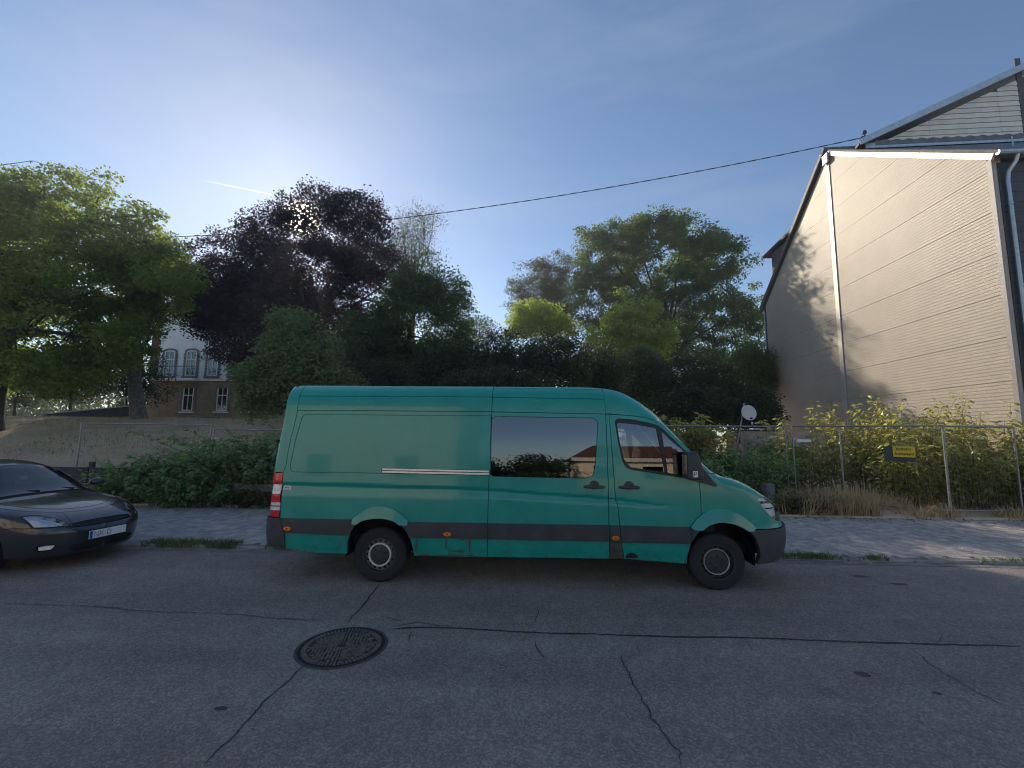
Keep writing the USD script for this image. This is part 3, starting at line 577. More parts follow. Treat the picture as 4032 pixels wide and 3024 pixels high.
# ------------------------------------------------------------------ the green van
def zs_van(s):
    s = np.asarray(s, float); z = np.full_like(s, 1.0)
    for _ in range(40):
        u, _y = VAN.perim(s, z)
        zt = VAN.ztop(u); z = .5*z+.5*(zt-np.interp(u, [3.0, 4.4, 5.0], [.085, .05, .03]))
    return z
def build_van():
    P = {}
    P['paint'] = M_('van_paint', {'g': ('geometry', {}), 'n1': ('noise_texture', {'scale': 1.7, 'detail': 6.0, 'roughness': .6}),
        'r': ('rgb_ramp', {'ramp': [(.25, (.004, .20, .160)), (.75, (.007, .25, .20))]}),
        'sx': ('separate_xyz', {}), 'low': ('map_range', {'from_min': .95, 'from_max': .3, 'to_min': 0.0, 'to_max': .85, 'clamp': True}),
        'n2': ('noise_texture', {'scale': 9.0, 'detail': 8.0, 'roughness': .7}), 'dm': ('map_range', {'from_min': .5, 'from_max': .72, 'clamp': True}),
        'mul': ('math', {'math_type': 'multiply'}), 'mx': ('mix_color', {'b': (.035, .045, .036)}),
        'rr': ('map_range', {'from_min': .3, 'from_max': .7, 'to_min': .22, 'to_max': .34}),
        'nb': ('noise_texture', {'scale': 3.0, 'detail': 1.0}), 'b': ('bump', {'strength': .05, 'distance': .02}),
        'p': ('principled_bsdf', {'specular_ior_level': .5, 'coat_weight': .55, 'coat_roughness': .05})},
        [('g.position', 'n1.vector'), ('n1.fac', 'r.fac'), ('g.position', 'sx.vector'), ('sx.z', 'low.value'), ('g.position', 'n2.vector'), ('n2.fac', 'dm.value'),
         ('low.result', 'mul.value1'), ('dm.result', 'mul.value2'), ('mul.value', 'mx.fac'), ('r.color', 'mx.a'), ('mx.result', 'p.base_color'), ('n1.fac', 'rr.value'), ('rr.result', 'p.roughness'),
         ('g.position', 'nb.vector'), ('nb.fac', 'b.height'), ('b.normal', 'p.coat_normal')], 'p.BSDF')
    P['trim'] = plain('van_trim', (.038, .040, .046), .55, .25, 5.0, bump=.15, bscale=220)
    P['black'] = plain('van_black', (.006, .006, .007), .7, .2)
    P['rubber'] = plain('tyre_rubber', (.012, .012, .013), .82, .3, 12.0)
    P['frit'] = glassmat('privacy_glass', (.02, .022, .03), .012, 2.3)
    P['glass'] = glassmat('cab_glass', (.38, .42, .42), .01, 2.2)
    P['seal'] = plain('window_seal', (.008, .008, .009), .5, .2)
    P['rail'] = plain('rail_aluminium', (.78, .75, .70), .35, .12, 20, metallic=.5)
    P['mud'] = plain('muddy_sill', (.05, .052, .045), .8, .4, 12)
    P['red'] = M_('tail_red', {'p': ('principled_bsdf', {'base_color': (.5, .012, .012), 'roughness': .12, 'coat_weight': 1.0}), 'w': ('wave_texture', {'scale': 60.0, 'bands_direction': 'y'}), 'g': ('geometry', {}), 'b': ('bump', {'strength': .2, 'distance': .003})},
                  [('g.position', 'w.vector'), ('w.fac', 'b.height'), ('b.normal', 'p.normal')], 'p.BSDF')
    P['clear'] = plain('lamp_clear', (.72, .72, .68), .15, .3, 30, coat=1.0)
    P['chrome'] = plain('lamp_reflector', (.88, .88, .88), .25, .12, 18, metallic=.0, coat=.6)
    P['mirror'] = plain('mirror_silver', (.8, .8, .8), .03, .0, metallic=1.0)
    P['lens'] = glassmat('lamp_lens', (.92, .94, .95), .02, 1.5)
    P['amber'] = plain('amber_lens', (.75, .21, .01), .25, .15, coat=.6)
    P['rimdark'] = plain('wheel_dark', (.03, .03, .032), .55, .3, 20)
    P['rimmid'] = plain('wheel_mid', (.11, .105, .10), .5, .35, 30)
    P['ring'] = plain('wheel_ring', (.68, .65, .58), .42, .3, 25, metallic=.4)
    P['white'] = plain('sticker_white', (.72, .72, .70), .5, .08)
    P['ink'] = plain('sticker_ink', (.03, .03, .035), .6, .1)
    P['cloth'] = plain('seat_cloth', (.05, .052, .06), .9, .2)
    P['rust'] = plain('rust_scrape', (.045, .085, .062), .85, .5, 60, bump=.3, bscale=150, col2=(.06, .042, .028))
    van = thing('panel_van', 'green high roof panel van with grey side cladding and one dark side window', 'van', (-1.937, 6.83, 0))
    S = lambda out=0.0: (lambda s, z: VAN.side(s, z, out))
    g = .004
    seam = PchipInterpolator([.3, .815, 1.38, 1.438, 1.669, 1.962, 2.23, 2.56, 2.8], [-1.336, -1.336, -1.343, -1.319, -1.301, -1.263, -1.236, -1.246, -1.25])
    ss = np.linspace(VAN.smin, VAN.smax, 220); zz = zs_van(ss)
    topz = lambda s: np.interp(s, ss, zz)
    def upto(s0, s1, n=40): q = np.linspace(s0, s1, n); return list(zip(q, topz(q)))
    zseam = np.linspace(.4, 2.6, 30)
    RA = [(-.43, .2), (-.419, .496), (-.39, .60), (-.319, .722), (-.188, .798), (.004, .823), (.178, .795), (.316, .696), (.405, .549), (.452, .342), (.46, .2)]
    FA = [(3.945, .2), (3.948, .305), (4.002, .567), (4.054, .661), (4.14, .755), (4.246, .823), (4.371, .847), (4.515, .832), (4.635, .784), (4.734, .715), (4.793, .593), (4.824, .449), (4.806, .325), (4.80, .2)]
    def arcsmooth(pts):
        p = np.array(pts); t = np.r_[0, np.cumsum(np.hypot(*np.diff(p, axis=0).T))]
        q = np.linspace(0, t[-1], 40); return list(zip(PchipInterpolator(t, p[:, 0])(q), PchipInterpolator(t, p[:, 1])(q)))
    rarch, farch = Polygon(arcsmooth(RA)), Polygon(arcsmooth(FA))
    recess = rpoly([(-1.262, 1.397), (-1.241, 1.592), (-1.21, 1.845), (-1.155, 2.165), (1.426, 2.167), (1.426, 1.395)], .07)
    recess = recess.union(sbox(1.2, 1.395, 1.426, 2.167))
    # left and right flank polygons
    quarter = Polygon([(float(seam(z)), z) for z in zseam if z < 2.222]+[(float(seam(2.222)), 2.222), (1.437, 2.226), (1.436, 2.163), (1.418, 1.38), (1.41, .771), (1.41, .343), (.3, .343), (-.44, .347), (-.816, .351), (-1.244, .403)]).difference(rarch)
    qmid = Polygon([(float(seam(2.222)), 2.222), (1.437, 2.226), (1.437, 2.427), (float(seam(2.423)), 2.423)])
    qtop = Polygon([(float(seam(2.423)), 2.423), (1.437, 2.427)]+upto(1.437, float(seam(2.6)), 30))
    swin = rpoly([(1.45, 2.159), (1.436, 1.376), (2.0, 1.371), (2.66, 1.367), (2.775, 1.40), (2.808, 1.566), (2.85, 2.06), (2.845, 2.12), (2.78, 2.151), (2.0, 2.157)], .05).union(sbox(1.436, 1.40, 1.6, 2.13))
    dlow = Polygon([(1.437, 2.222), (1.436, 2.163), (1.418, 1.38), (1.41, .771), (1.41, .345), (2.978, .357), (2.968, .744), (2.968, 1.29), (2.958, 2.206)])
    dmid = Polygon([(1.437, 2.222), (2.958, 2.206), (2.955, 2.408), (1.437, 2.425)])
    dtop = Polygon([(1.437, 2.425), (2.955, 2.408), (2.95, 2.549), (1.437, 2.570)])
    cap = Polygon([(1.437, 2.570), (2.95, 2.549)]+upto(2.95, 1.437, 20))
    bpil = Polygon([(2.978, .357), (2.968, .744), (2.968, 1.29), (2.958, 2.206), (3.006, 2.202), (3.025, 1.738), (3.058, 1.108), (3.084, 1.036), (3.123, .565), (3.162, .361)])
    dr_rear = [(3.162, .361), (3.123, .565), (3.084, 1.036), (3.058, 1.108), (3.025, 1.738), (3.003, 2.203)]
    dr_top = [(3.281, 2.189), (3.508, 2.159), (3.624, 2.124), (3.722, 2.064), (3.885, 1.888), (4.055, 1.722), (4.10, 1.60), (4.129, 1.33)]
    fdoor = Polygon(dr_rear+dr_top+[(4.139, 1.216), (4.137, .928), (4.072, .876), (3.996, .778), (4.0, .567), (3.921, .314)])
    win_out = rpoly([(3.2, 1.522), (3.163, 1.588), (3.114, 1.825), (3.08, 2.097), (3.089, 2.126), (3.126, 2.143), (3.279, 2.136), (3.502, 2.097), (3.622, 2.062), (3.685, 2.031), (3.798, 1.919), (3.991, 1.719), (4.10, 1.576), (4.12, 1.352), (3.963, 1.388), (3.708, 1.423), (3.263, 1.487)], .02)
    glass1 = rpoly([(3.1, 2.085), (3.141, 2.096), (3.388, 2.068), (3.614, 2.026), (3.671, 1.649), (3.702, 1.454), (3.428, 1.489), (3.264, 1.511), (3.21, 1.565), (3.172, 1.627), (3.124, 1.856)], .015)
    glass2 = rpoly([(3.676, 1.994), (3.807, 1.864), (3.935, 1.754), (4.06, 1.60), (4.08, 1.382), (3.949, 1.411), (3.733, 1.447)], .008)
    apil = Polygon([(2.955, 2.210), (3.003, 2.207)]+dr_top[:6]+[(4.105, 1.60), (4.20, 1.462)]+upto(4.40, 2.95, 60)+[(2.95, 2.5)])
    hl = rpoly([(4.864, 1.133), (4.892, 1.150), (5.06, 1.150), (5.2, 1.115), (5.31, 1.04), (5.34, .95), (5.30, .84), (5.225, .835), (5.107, .869), (4.996, .944), (4.917, 1.029)], .012)
    front_end = VAN.smax
    fend = Polygon([(4.129, 1.33), (4.139, 1.216), (4.137, .928), (4.072, .876), (3.996, .778), (4.0, .567), (3.921, .314), (3.95, .31), (4.7, .5), (4.76, .762), (5.16, .766), (5.43, .79), (5.43, .85)]+upto(5.42, 4.40, 30)+[(4.20, 1.458)]).difference(farch).difference(hl)
    fend = max(fend.geoms, key=lambda q: q.area) if fend.geom_type == 'MultiPolygon' else fend
    fend_low = None
    bump_f = Polygon([(4.69, .762), (4.80, .76), (5.16, .762), (5.45, .785), (front_end, .785), (front_end, .33), (5.2, .34), (5.012, .34), (4.797, .325)]).difference(farch.buffer(.0))
    grille = Polygon([(5.43, .80), (front_end, .80), (front_end, 1.04), (5.47, 1.04)])
    nose = Polygon([(5.43, .85), (5.47, 1.045), (front_end, 1.045)]+upto(front_end, 5.42, 10))
    bump_r = Polygon([(VAN.smin, .80), (-1.336, .806), (-1.254, .602), (-1.244, .403), (-1.382, .42), (VAN.smin, .44)])
    tail = Polygon([(-1.345, .812), (-1.343, .95), (-1.358, 1.104), (-1.352, 1.24), (-1.337, 1.385), (-1.575, 1.37), (-1.60, 1.2), (-1.60, .81)])
    post = Polygon([(float(seam(z)), z) for z in zseam if z > 1.39]+upto(float(seam(2.6)), -1.56, 12)+[(-1.575, 2.2), (-1.575, 1.385), (-1.342, 1.39)])
    rdoor = Polygon([(VAN.smin, .81), (-1.605, .81), (-1.605, 1.2), (-1.58, 1.37), (-1.58, 2.2), (-1.565, float(topz(-1.565)))]+upto(-1.565, VAN.smin, 6))
    clad = [Polygon([(-1.338, .80), (-.342, .799), (-.30, .72), (-.405, .585), (-.42, .587), (-1.254, .606)]).difference(rarch),
            Polygon([(.37, .78), (1.404, .785), (1.406, .577), (.395, .575), (.31, .69)]).difference(rarch)]
    clad_d = Polygon([(1.416, .784), (2.0, .783), (2.962, .788), (2.962, .575), (1.416, .574)])
    clad_b = Polygon([(2.975, .788), (3.098, .785), (3.116, .566), (2.975, .574)])
    clad_f = Polygon([(3.108, .785), (3.99, .782), (3.995, .567), (3.128, .565)])
    clad_w = Polygon([(4.004, .776), (4.14, .755), (4.054, .661), (4.01, .57)]).difference(farch)
    rflare = Polygon(arcsmooth([(-.362, .8), (-.288, .861), (-.157, .943), (-.023, .971), (.113, .955), (.27, .879), (.37, .798)])+[(.37, .6), (-.362, .6)]).difference(rarch)
    rflare = max(rflare.geoms, key=lambda q: q.area) if rflare.geom_type != 'Polygon' else rflare
    rflare = rflare.intersection(sbox(-.36, .74, .37, 1.0))
    rflare = max(rflare.geoms, key=lambda q: q.area) if rflare.geom_type != 'Polygon' else rflare
    fflare = Polygon(arcsmooth([(3.996, .778), (4.072, .876), (4.157, .944), (4.263, .992), (4.378, 1.004), (4.501, .985), (4.602, .946), (4.701, .882), (4.781, .781)])+[(4.70, .70), (4.1, .70)]).difference(farch).intersection(sbox(3.99, .745, 4.79, 1.1))
    fflare = max(fflare.geoms, key=lambda q: q.area) if fflare.geom_type != 'Polygon' else fflare
    def flare_f(c, arch, zc):
        def f(s, z):
            d = np.array([arch.distance(Point(a, b)) for a, b in zip(s, z)])
            return VAN.side(s, z, .012+.045*np.clip(1-d/.15, 0, 1))
        return f
    def emit(name, meshes, mat, both=True, smooth=30, **kw):
        me = trimesh.util.concatenate(meshes) if isinstance(meshes, list) else meshes
        r = obj(name, me, mat, van, smooth, **kw)
        if both: obj(name, mirror(me), mat, van, smooth)
        return r
    def pan(poly, out=0.0, d=.06, rim=.014, gap=g):
        q = poly.buffer(-gap, join_style=2) if gap else poly
        qs = [q] if q.geom_type == 'Polygon' else list(q.geoms)
        return [patch(x, S(out), d, d*.75, rim) for x in qs if x.area > 1e-4]
    paint = P['paint']
    rearstuff = [(-1.35, .5)]
    emit('side_panel', pan(quarter.difference(recess), d=.028)+pan(qmid), paint)
    emit('recessed_panel', pan(recess, -.006, gap=.001), paint)
    emit('roof_side_panel', pan(qtop), paint)
    sd = van
    d1 = emit('sliding_door', pan(dlow.difference(swin), d=.028)+pan(dmid)+pan(dtop), paint)
    emit('roof_side_panel', pan(cap), paint)
    emit('door_pillar', pan(bpil.intersection(sbox(2, .575, 4, 3)), d=.028), paint)
    emit('pillar_foot', pan(bpil.intersection(sbox(2, 0, 4, .572))), P['mud'])
    d2 = emit('front_door', pan(fdoor.difference(win_out), d=.028), paint)
    emit('windscreen_pillar', pan(apil), paint)
    emit('front_wing', pan(fend, d=.05), paint)
    emit('rear_pillar', pan(post, d=.04), paint)
    emit('rear_door', pan(rdoor, d=.04), paint)
    emit('front_bumper', pan(bump_f, .018, d=.04, rim=.06), P['trim'], label='dark grey plastic front bumper')
    emit('rear_bumper', pan(bump_r, .02, d=.03, rim=.06), P['trim'])
    emit('grille', pan(grille, -.01, d=.04), P['black'])
    emit('nose_panel', pan(nose, d=.04), paint)
    for c in clad: emit('side_cladding', pan(c, .014, rim=.016), P['trim'])
    for c in (clad_d, clad_b, clad_f, clad_w): emit('side_cladding', pan(c, .014, rim=.016), P['trim'])
    emit('wheel_arch_flare', patch(rflare, flare_f(0, rarch, .4), .03, .03, .03), paint)
    emit('wheel_arch_flare', patch(fflare, flare_f(4.3, farch, .4), .03, .03, .03), paint)
    # glazing
    emit('side_window', pan(swin, -.003, gap=.003), P['frit'])
    pane = rpoly([(1.60, 2.12), (1.585, 1.66), (1.66, 1.50), (1.80, 1.44), (2.70, 1.43), (2.78, 1.6), (2.81, 2.05), (2.76, 2.11)], .06)
    emit('window_seal', pan(win_out.difference(glass1.buffer(-.004)).difference(glass2.buffer(-.004)), -.003, d=.03, gap=0), P['seal'])
    emit('door_window', pan(glass1, -.008, gap=0, rim=0), P['glass'])
    emit('quarter_window', pan(glass2, -.008, gap=0, rim=0), P['glass'])
    # top: roof, windscreen, bonnet
    def topf(s0, s1, w0, w1, out=0.0, ds=.09, dw=.1):
        return patch(sbox(s0, w0, s1, w1), lambda s, w: VAN.top(s, w, topz, out), ds, dw, .014, inward=(0, 0, -1), skip=lambda V: V[:, 1] > .9995)
    def emit2(name, mk, mat, **kw):
        a = mk; me = trimesh.util.concatenate([a, mirror(a)]); me.merge_vertices(digits_vertex=5); return obj(name, me, mat, van, 30, **kw)
    emit2('roof', topf(VAN.smin, 2.94, .005, 1), paint)
    emit2('front_roof', topf(2.95, 3.42, .005, 1, ds=.05), paint)
    emit('windscreen_pillar', topf(3.425, 4.42, .004, .09, ds=.04, dw=.05), paint)
    emit2('windscreen', topf(3.43, 4.40, .096, 1, -.006, .05, .08), P['glass'])
    emit2('cowl_panel', topf(4.405, 4.5, .10, 1, -.01, .03, .1), P['black'])
    emit2('bonnet', topf(4.43, VAN.smax, .004, 1, 0.0, .05, .08).slice_plane([4.52, 0, 0], [1, 0, 0]), paint)
    # dark body shell behind the panel gaps
    whole = Polygon(upto(VAN.smin, VAN.smax, 200)+[(VAN.smax, .36), (4.8, .345), (3.9, .33), (-.44, .36), (-.816, .365), (-1.24, .42), (VAN.smin, .45)])
    shell = whole.difference(rarch).difference(farch).difference(glass1.union(glass2)).difference(hl.buffer(-.01))
    emit('body_shell', [patch(q, S(-.045), .08, .06, 0) for q in ([shell] if shell.geom_type == 'Polygon' else shell.geoms)], P['black'], smooth=40)
    emit2('roof_lining', topf(VAN.smin, 3.40, 0, 1, -.018, .12, .12), P['black'])
    # lamps
    bands = [(.812, .895, 'red'), (.895, .945, 'clear'), (.945, .957, 'red'), (.957, 1.0, 'clear'), (1.0, 1.105, 'red'), (1.105, 1.232, 'clear'), (1.236, 1.386, 'red')]
    for z0, z1, k in bands:
        emit('tail_lamp_segment', pan(tail.intersection(sbox(-2, z0, 0, z1)), .006, d=.03, gap=.0015, rim=.02), P[k], label={'red': 'red tail lamp segment', 'clear': 'clear tail lamp segment'}[k])
    hlm = emit('headlight', [patch(hl.buffer(-.004), S(-.05), .03, .03, .0)], P['chrome'])
    hx = hl.buffer(-.01)
    for k, (a0, b0, a1, b1, mt) in enumerate([(4.9, 1.07, 5.2, 1.10, 'black'), (5.0, 1.0, 5.28, 1.012, 'black'), (5.1, .86, 5.22, .90, 'amber')]):
        q = sbox(a0, b0, a1, b1).intersection(hx)
        if q.area > 1e-5: emit('headlight_insert', patch(q, S(-.035), .03, .03, .012), P[mt])
    emit('headlight_lens', patch(hl.buffer(-.003), S(.001), .03, .03, .02), P['lens'])
    for u, z in ((-1.219, .668), (.892, .636), (3.046, .627)):
        q = Point(0, 0).buffer(1, quad_segs=8); q = shapely.affinity.translate(shapely.affinity.scale(q, .05, .026), u, z)
        emit('side_marker', patch(q, S(.03), .02, .02, .016), P['amber'])
        q2 = shapely.affinity.translate(shapely.affinity.scale(Point(0, 0).buffer(1, quad_segs=4), .014, .009), u, z)
        emit('marker_centre', patch(q2, S(.034), .02, .02, .005), plain('marker_core', (.3, .04, .005), .3) if not stage.GetPrimAtPath('/World/Looks/marker_core') else '/World/Looks/marker_core')
    # sliding rail, handles, cap
    emit2_ = None
    for z0, z1 in ((1.430, 1.452), (1.397, 1.419)):
        obj('door_rail', patch(Polygon([(.0, z0+.007), (1.417, z0-.004), (1.417, z1-.004), (0, z1+.007)]), S(.012), .1, .03, .02), P['rail'], van, 20)
    obj('rail_slot', patch(Polygon([(-.012, 1.395), (1.417, 1.383), (1.417, 1.452), (-.012, 1.464)]), S(.001), .1, .04, .004), P['black'], van)
    for u0 in (2.787, 3.235):
        def hand(u0=u0):
            z = 1.262; y = -float(VAN.perim(np.array([u0]), np.array([z]))[1][0])
            bar = tube([(u0-.13, y-.012, z-.002), (u0-.10, y-.042, z), (u0, y-.052, z), (u0+.10, y-.042, z), (u0+.13, y-.012, z-.002)], [.012, .02, .021, .02, .012], 8)
            bar.vertices[:, 1] = (bar.vertices[:, 1]-(y-.04))*.7+(y-.04)
            cup = trimesh.creation.icosphere(2, 1.0); cup.apply_scale([.062, .012, .055]); cup.apply_translation([u0, y-.002, z+.022])
            return [bar, cup]
        hm = trimesh.util.concatenate(hand()); emit('door_handle', hm, P['trim'], smooth=40)
    yf = -float(VAN.perim(np.array([-1.279]), np.array([1.277]))[1][0])
    obj('fuel_cap', T(lathe([(0, 0), (.03, 0), (.036, .006), (.036, .02), (0, .02)], 'y', 20), (-1.279, yf+.004, 1.277)), P['black'], van, 30)
    obj('sticker', patch(sbox(-1.322, 1.158, -1.228, 1.212), S(.003), .05, .05, .001), P['white'], van)
    rng = random.Random(5)
    bars = []
    for row in (1.193, 1.170):
        u = -1.312
        while u < -1.245:
            w = rng.uniform(.006, .012); bars.append(patch(sbox(u, row-.007, u+w, row+rng.uniform(.003, .009)), S(.0045), .02, .02, .0005)); u += w+.004
    obj('sticker_print', bars, P['ink'], van)
    for z in (1.80, 2.30):
        emit('door_hinge', cbx(-1.495, -1.455, -.945, -.905, z-.02, z+.02, .006), P['black'])
    # rust scrapes on the sill behind the rear wheel
    rs = []
    for (a0, b0, a1, b1) in ((.478, .38, .498, .56), (.868, .45, .888, .56), (.90, .41, 1.10, .422), (1.17, .40, 1.188, .56), (1.06, .56, 1.19, .57), (.52, .35, 1.3, .362)):
        n = 14; ox = np.linspace(0, 2*np.pi, n, endpoint=False); cx, cy = (a0+a1)/2, (b0+b1)/2
        pg = sbox(a0, b0, a1, b1).buffer(.004)
        pts = [(x+rng.uniform(-.010, .010), y+rng.uniform(-.010, .010)) for x, y in pg.segmentize(.02).exterior.coords[:-1]]
        q = Polygon(pts).buffer(0)
        q = max(q.geoms, key=lambda t: t.area) if q.geom_type != 'Polygon' else q
        rs.append(patch(q, S(.0012), .03, .03, 0))
    obj('rust_scrape', rs, P['rust'], van)
    obj('door_dent', patch(rpoly([(3.17, .372), (3.19, .42), (3.235, .445), (3.29, .435), (3.335, .40), (3.33, .372)], .01), S(.0012), .02, .02, 0), P['black'], van)
    # mirror
    def mirror_house(side):
        pts = []
        for (u, z, r) in ((3.925, 1.70, .03), (4.01, 1.705, .03), (4.055, 1.52, .03), (4.065, 1.42, .03), (3.925, 1.42, .03)):
            for y in (-1.06, -1.23):
                pts.append(((u, y, z), r))
        sp = []
        for c, r in pts:
            s_ = trimesh.creation.icosphere(2, r); s_.apply_translation(c); sp.append(s_.vertices)
        return trimesh.convex.convex_hull(np.vstack(sp))
    mh = mirror_house(1); emit('wing_mirror', mh, P['trim'], smooth=40)
    mg = bx(3.893, 3.897, -1.225, -1.065, 1.43, 1.69); emit('mirror_glass', mg, P['mirror'])
    arm = trimesh.convex.convex_hull(np.array([(3.98, -1.07, 1.42), (4.09, -1.07, 1.42), (4.0, -.95, 1.39), (4.15, -.95, 1.37), (4.0, -.95, 1.46), (4.12, -.95, 1.50), (3.98, -1.07, 1.47), (4.07, -1.07, 1.47)]))
    emit('mirror_arm', arm, P['trim'])
    sail = Polygon([(4.085, 1.625), (4.12, 1.59), (4.35, 1.296), (4.335, 1.285), (4.10, 1.345), (3.99, 1.37), (3.99, 1.39), (4.075, 1.38)])
    emit('mirror_base', patch(sail, S(.022), .05, .05, .03), P['trim'])
    stk = sbox(3.955, 1.43, 4.01, 1.50)
    obj('mirror_sticker', T(bx(3.955, 4.01, -1.2635, -1.2615, 1.425, 1.50)), P['white'], van)
    rg = trimesh.util.concatenate([bx(3.963, 3.97, -1.2665, -1.2637, 1.435, 1.485), T(lathe([(.011, 0), (.019, 0), (.019, .002), (.011, .002), (.011, 0)], 'y', 20), (3.982, -1.2637, 1.474))])
    obj('sticker_print', rg, P['ink'], van)
    obj('window_sticker', patch(sbox(3.112, 1.901, 3.161, 1.968), S(-.005), .04, .04, 0), plain('window_sticker', (.55, .68, .72), .5, .05), van)
    # cab interior
    obj('dashboard', trimesh.convex.convex_hull(np.array([(x, s*.86, z) for s in (-1, 1) for x, z in ((3.95, .7), (3.9, 1.15), (4.0, 1.30), (4.35, 1.32), (4.35, .7))])), P['black'], van)
    for yy in (-.5, .5):
        obj('seat', [cbx(3.2, 3.7, yy-.24, yy+.24, .75, .92, .05), T(cbx(-.07, .07, -.23, .23, 0, .68, .05), (3.2, yy, .88), ry=-.22), T(cbx(-.05, .05, -.13, .13, 0, .2, .04), (3.05, yy, 1.58), ry=-.2)], P['cloth'], van, 30)
    th = np.linspace(0, 2*np.pi, 25)
    R_ = np.array([[np.sin(.6), 0], [0, 1]])
    obj('steering_wheel', tube([(3.78+.2*np.cos(t)*.45, .5+.2*np.sin(t), 1.27+.2*np.cos(t)*.9) for t in th], .014, 6), P['black'], van, True)
    obj('bulkhead', bx(2.93, 2.95, -.9, .9, .5, 2.25), plain('bulkhead_grey', (.2, .2, .2), .8), van)
    # underside
    obj('underbody', [cbx(-1.5, 5.15, -.72, .72, .40, .56, .02), bx(-1.2, 5.0, -.55, -.45, .3, .4), bx(-1.2, 5.0, .45, .55, .3, .4), tube([(0, -.8, .345), (0, .8, .345)], .05, 10), tube([(4.325, -.8, .33), (4.325, .8, .33)], .04, 10)], P['black'], van)
    for cu, cr in ((0.0, .455), (4.325, .475)):
        a = np.linspace(-.12, np.pi+.12, 28)
        ring = np.array([(cu+cr*np.cos(t), .36+cr*np.sin(t)*1.0) for t in a])
        V = np.vstack([np.c_[ring[:, 0], np.full(28, -.95), ring[:, 1]], np.c_[ring[:, 0], np.full(28, -.55), ring[:, 1]], [[cu, -.55, .36]]])
        F = [[i, i+1, 28+i+1] for i in range(27)]+[[i, 28+i+1, 28+i] for i in range(27)]+[[28+i, 28+i+1, 56] for i in range(27)]
        emit('arch_liner', trimesh.Trimesh(V, np.array(F), process=False), P['black'])
    # wheels
    tyre = lathe([(.205, .012), (.215, -.004), (.245, -.012), (.300, -.014), (.326, -.006), (.343, .014), (.350, .045), (.352, .115), (.350, .19), (.343, .222), (.326, .242), (.30, .25), (.215, .24), (.205, .22)], 'y', 64)
    rim = lathe([(.222, .0), (.218, -.006), (.208, -.006), (.202, .01), (.200, .05), (.196, .16), (.150, .19), (.06, .19)], 'y', 48)
    dsk = Point(0, 0).buffer(.203, quad_segs=16).difference(Point(0, 0).buffer(.11, quad_segs=12))
    for k in range(16):
        a = 2*np.pi*k/16; dsk = dsk.difference(shapely.affinity.translate(shapely.affinity.scale(Point(0, 0).buffer(1, quad_segs=5), .0145, .0145), .176*np.cos(a), .176*np.sin(a)))
    disk = T(extr(dsk, .008), (0, .045, 0), rx=np.pi/2)
    ring = lathe([(.127, .02), (.131, .004), (.140, .0), (.150, .006), (.153, .03), (.127, .03), (.127, .02)], 'y', 48)
    capm = lathe([(0, .008), (.05, .006), (.055, .012), (.11, .018), (.126, .026), (.127, .04), (0, .04)], 'y', 40)
    nut = lathe([(0, -.008), (.008, -.008), (.011, 0), (.011, .02), (0, .02)], 'y', 8)
    for cu, cz, steer in ((0.0, .345, 0.0), (4.325, .345, -3.0)):
        for sd in (-1, 1):
            w = UsdGeom.Xform.Define(stage, numbered(str(van.GetPath())+'/wheel'))
            w.AddTranslateOp().Set(Gf.Vec3d(cu, sd*.953, cz+(.035 if sd > 0 else 0)))
            w.AddRotateZOp().Set((180.0 if sd > 0 else 0.0)+steer)
            rs_ = 1.0 if cu == 0 else 1.06
            obj('tyre', tyre, P['rubber'], w, 40); obj('rim', rim, P['rimdark'], w, 40); obj('wheel_disc', disk, P['rimdark'] if cu else P['rimmid'], w)
            rg_ = ring.copy()
            if cu: 
                v = rg_.vertices.copy(); r = np.hypot(v[:, 0], v[:, 2]); k = (.148+(r-.127)*.5)/r; v[:, 0] *= k; v[:, 2] *= k; rg_ = trimesh.Trimesh(v, rg_.faces, process=False)
            obj('trim_ring', rg_, P['ring'], w, 40)
            cm = capm.copy()
            if cu: cm.apply_scale([1.17, 1, 1.17])
            obj('hub_cap', cm, P['rimdark'], w, 40)
            for k in range(6):
                a = 2*np.pi*k/6+.3; obj('wheel_nut', T(nut, (.078*np.cos(a), .014, .078*np.sin(a))), P['black'], w, 30)
    return van
van = build_van()
# ------------------------------------------------------------------ the parked car at the left edge (local: u = 0 at the nose, negative backwards)
CAR = Body(wz=[(0, .72), (.15, .78), (.3, .83), (.5, .85), (.65, .855), (.8, .845), (.93, .81), (1.0, .785), (1.15, .72), (1.35, .61), (1.6, .5)],
           zt=[(-4.4, .86), (-4.2, .97), (-3.75, 1.03), (-3.45, 1.10), (-3.0, 1.33), (-2.6, 1.425), (-2.3, 1.445), (-2.05, 1.43), (-1.85, 1.385), (-1.55, 1.18), (-1.3, .995), (-1.2, .95), (-1.0, .915), (-.6, .845), (-.3, .765), (-.14, .69), (-.06, .63), (0, .55)],
           bb=[(-4.4, .12), (-3.7, .14), (-3.2, .28), (-2.9, .32), (-1.9, .32), (-1.5, .22), (-1.2, .13), (-.6, .12), (0, .10)],
           xf=[(0, -.2), (.15, -.10), (.25, -.03), (.4, .0), (.5, .0), (.56, -.015), (.60, -.04), (.68, -.12), (.8, -.28), (1.0, -.5), (1.6, -.6)], xs=-.95,
           xr=[(0, -4.25), (.25, -4.33), (.5, -4.37), (.7, -4.36), (.9, -4.3), (1.6, -4.2)], xq=-3.75, n=2.8, m=2.4, nf=2.2, nr=2.4)
CAR.Lf = 2/np.pi*1.45*.95; CAR.smax = CAR.xs+CAR.Lf*np.pi/2; CAR.Lr = 2/np.pi*1.4*.6; CAR.smin = CAR.xq-CAR.Lr*np.pi/2
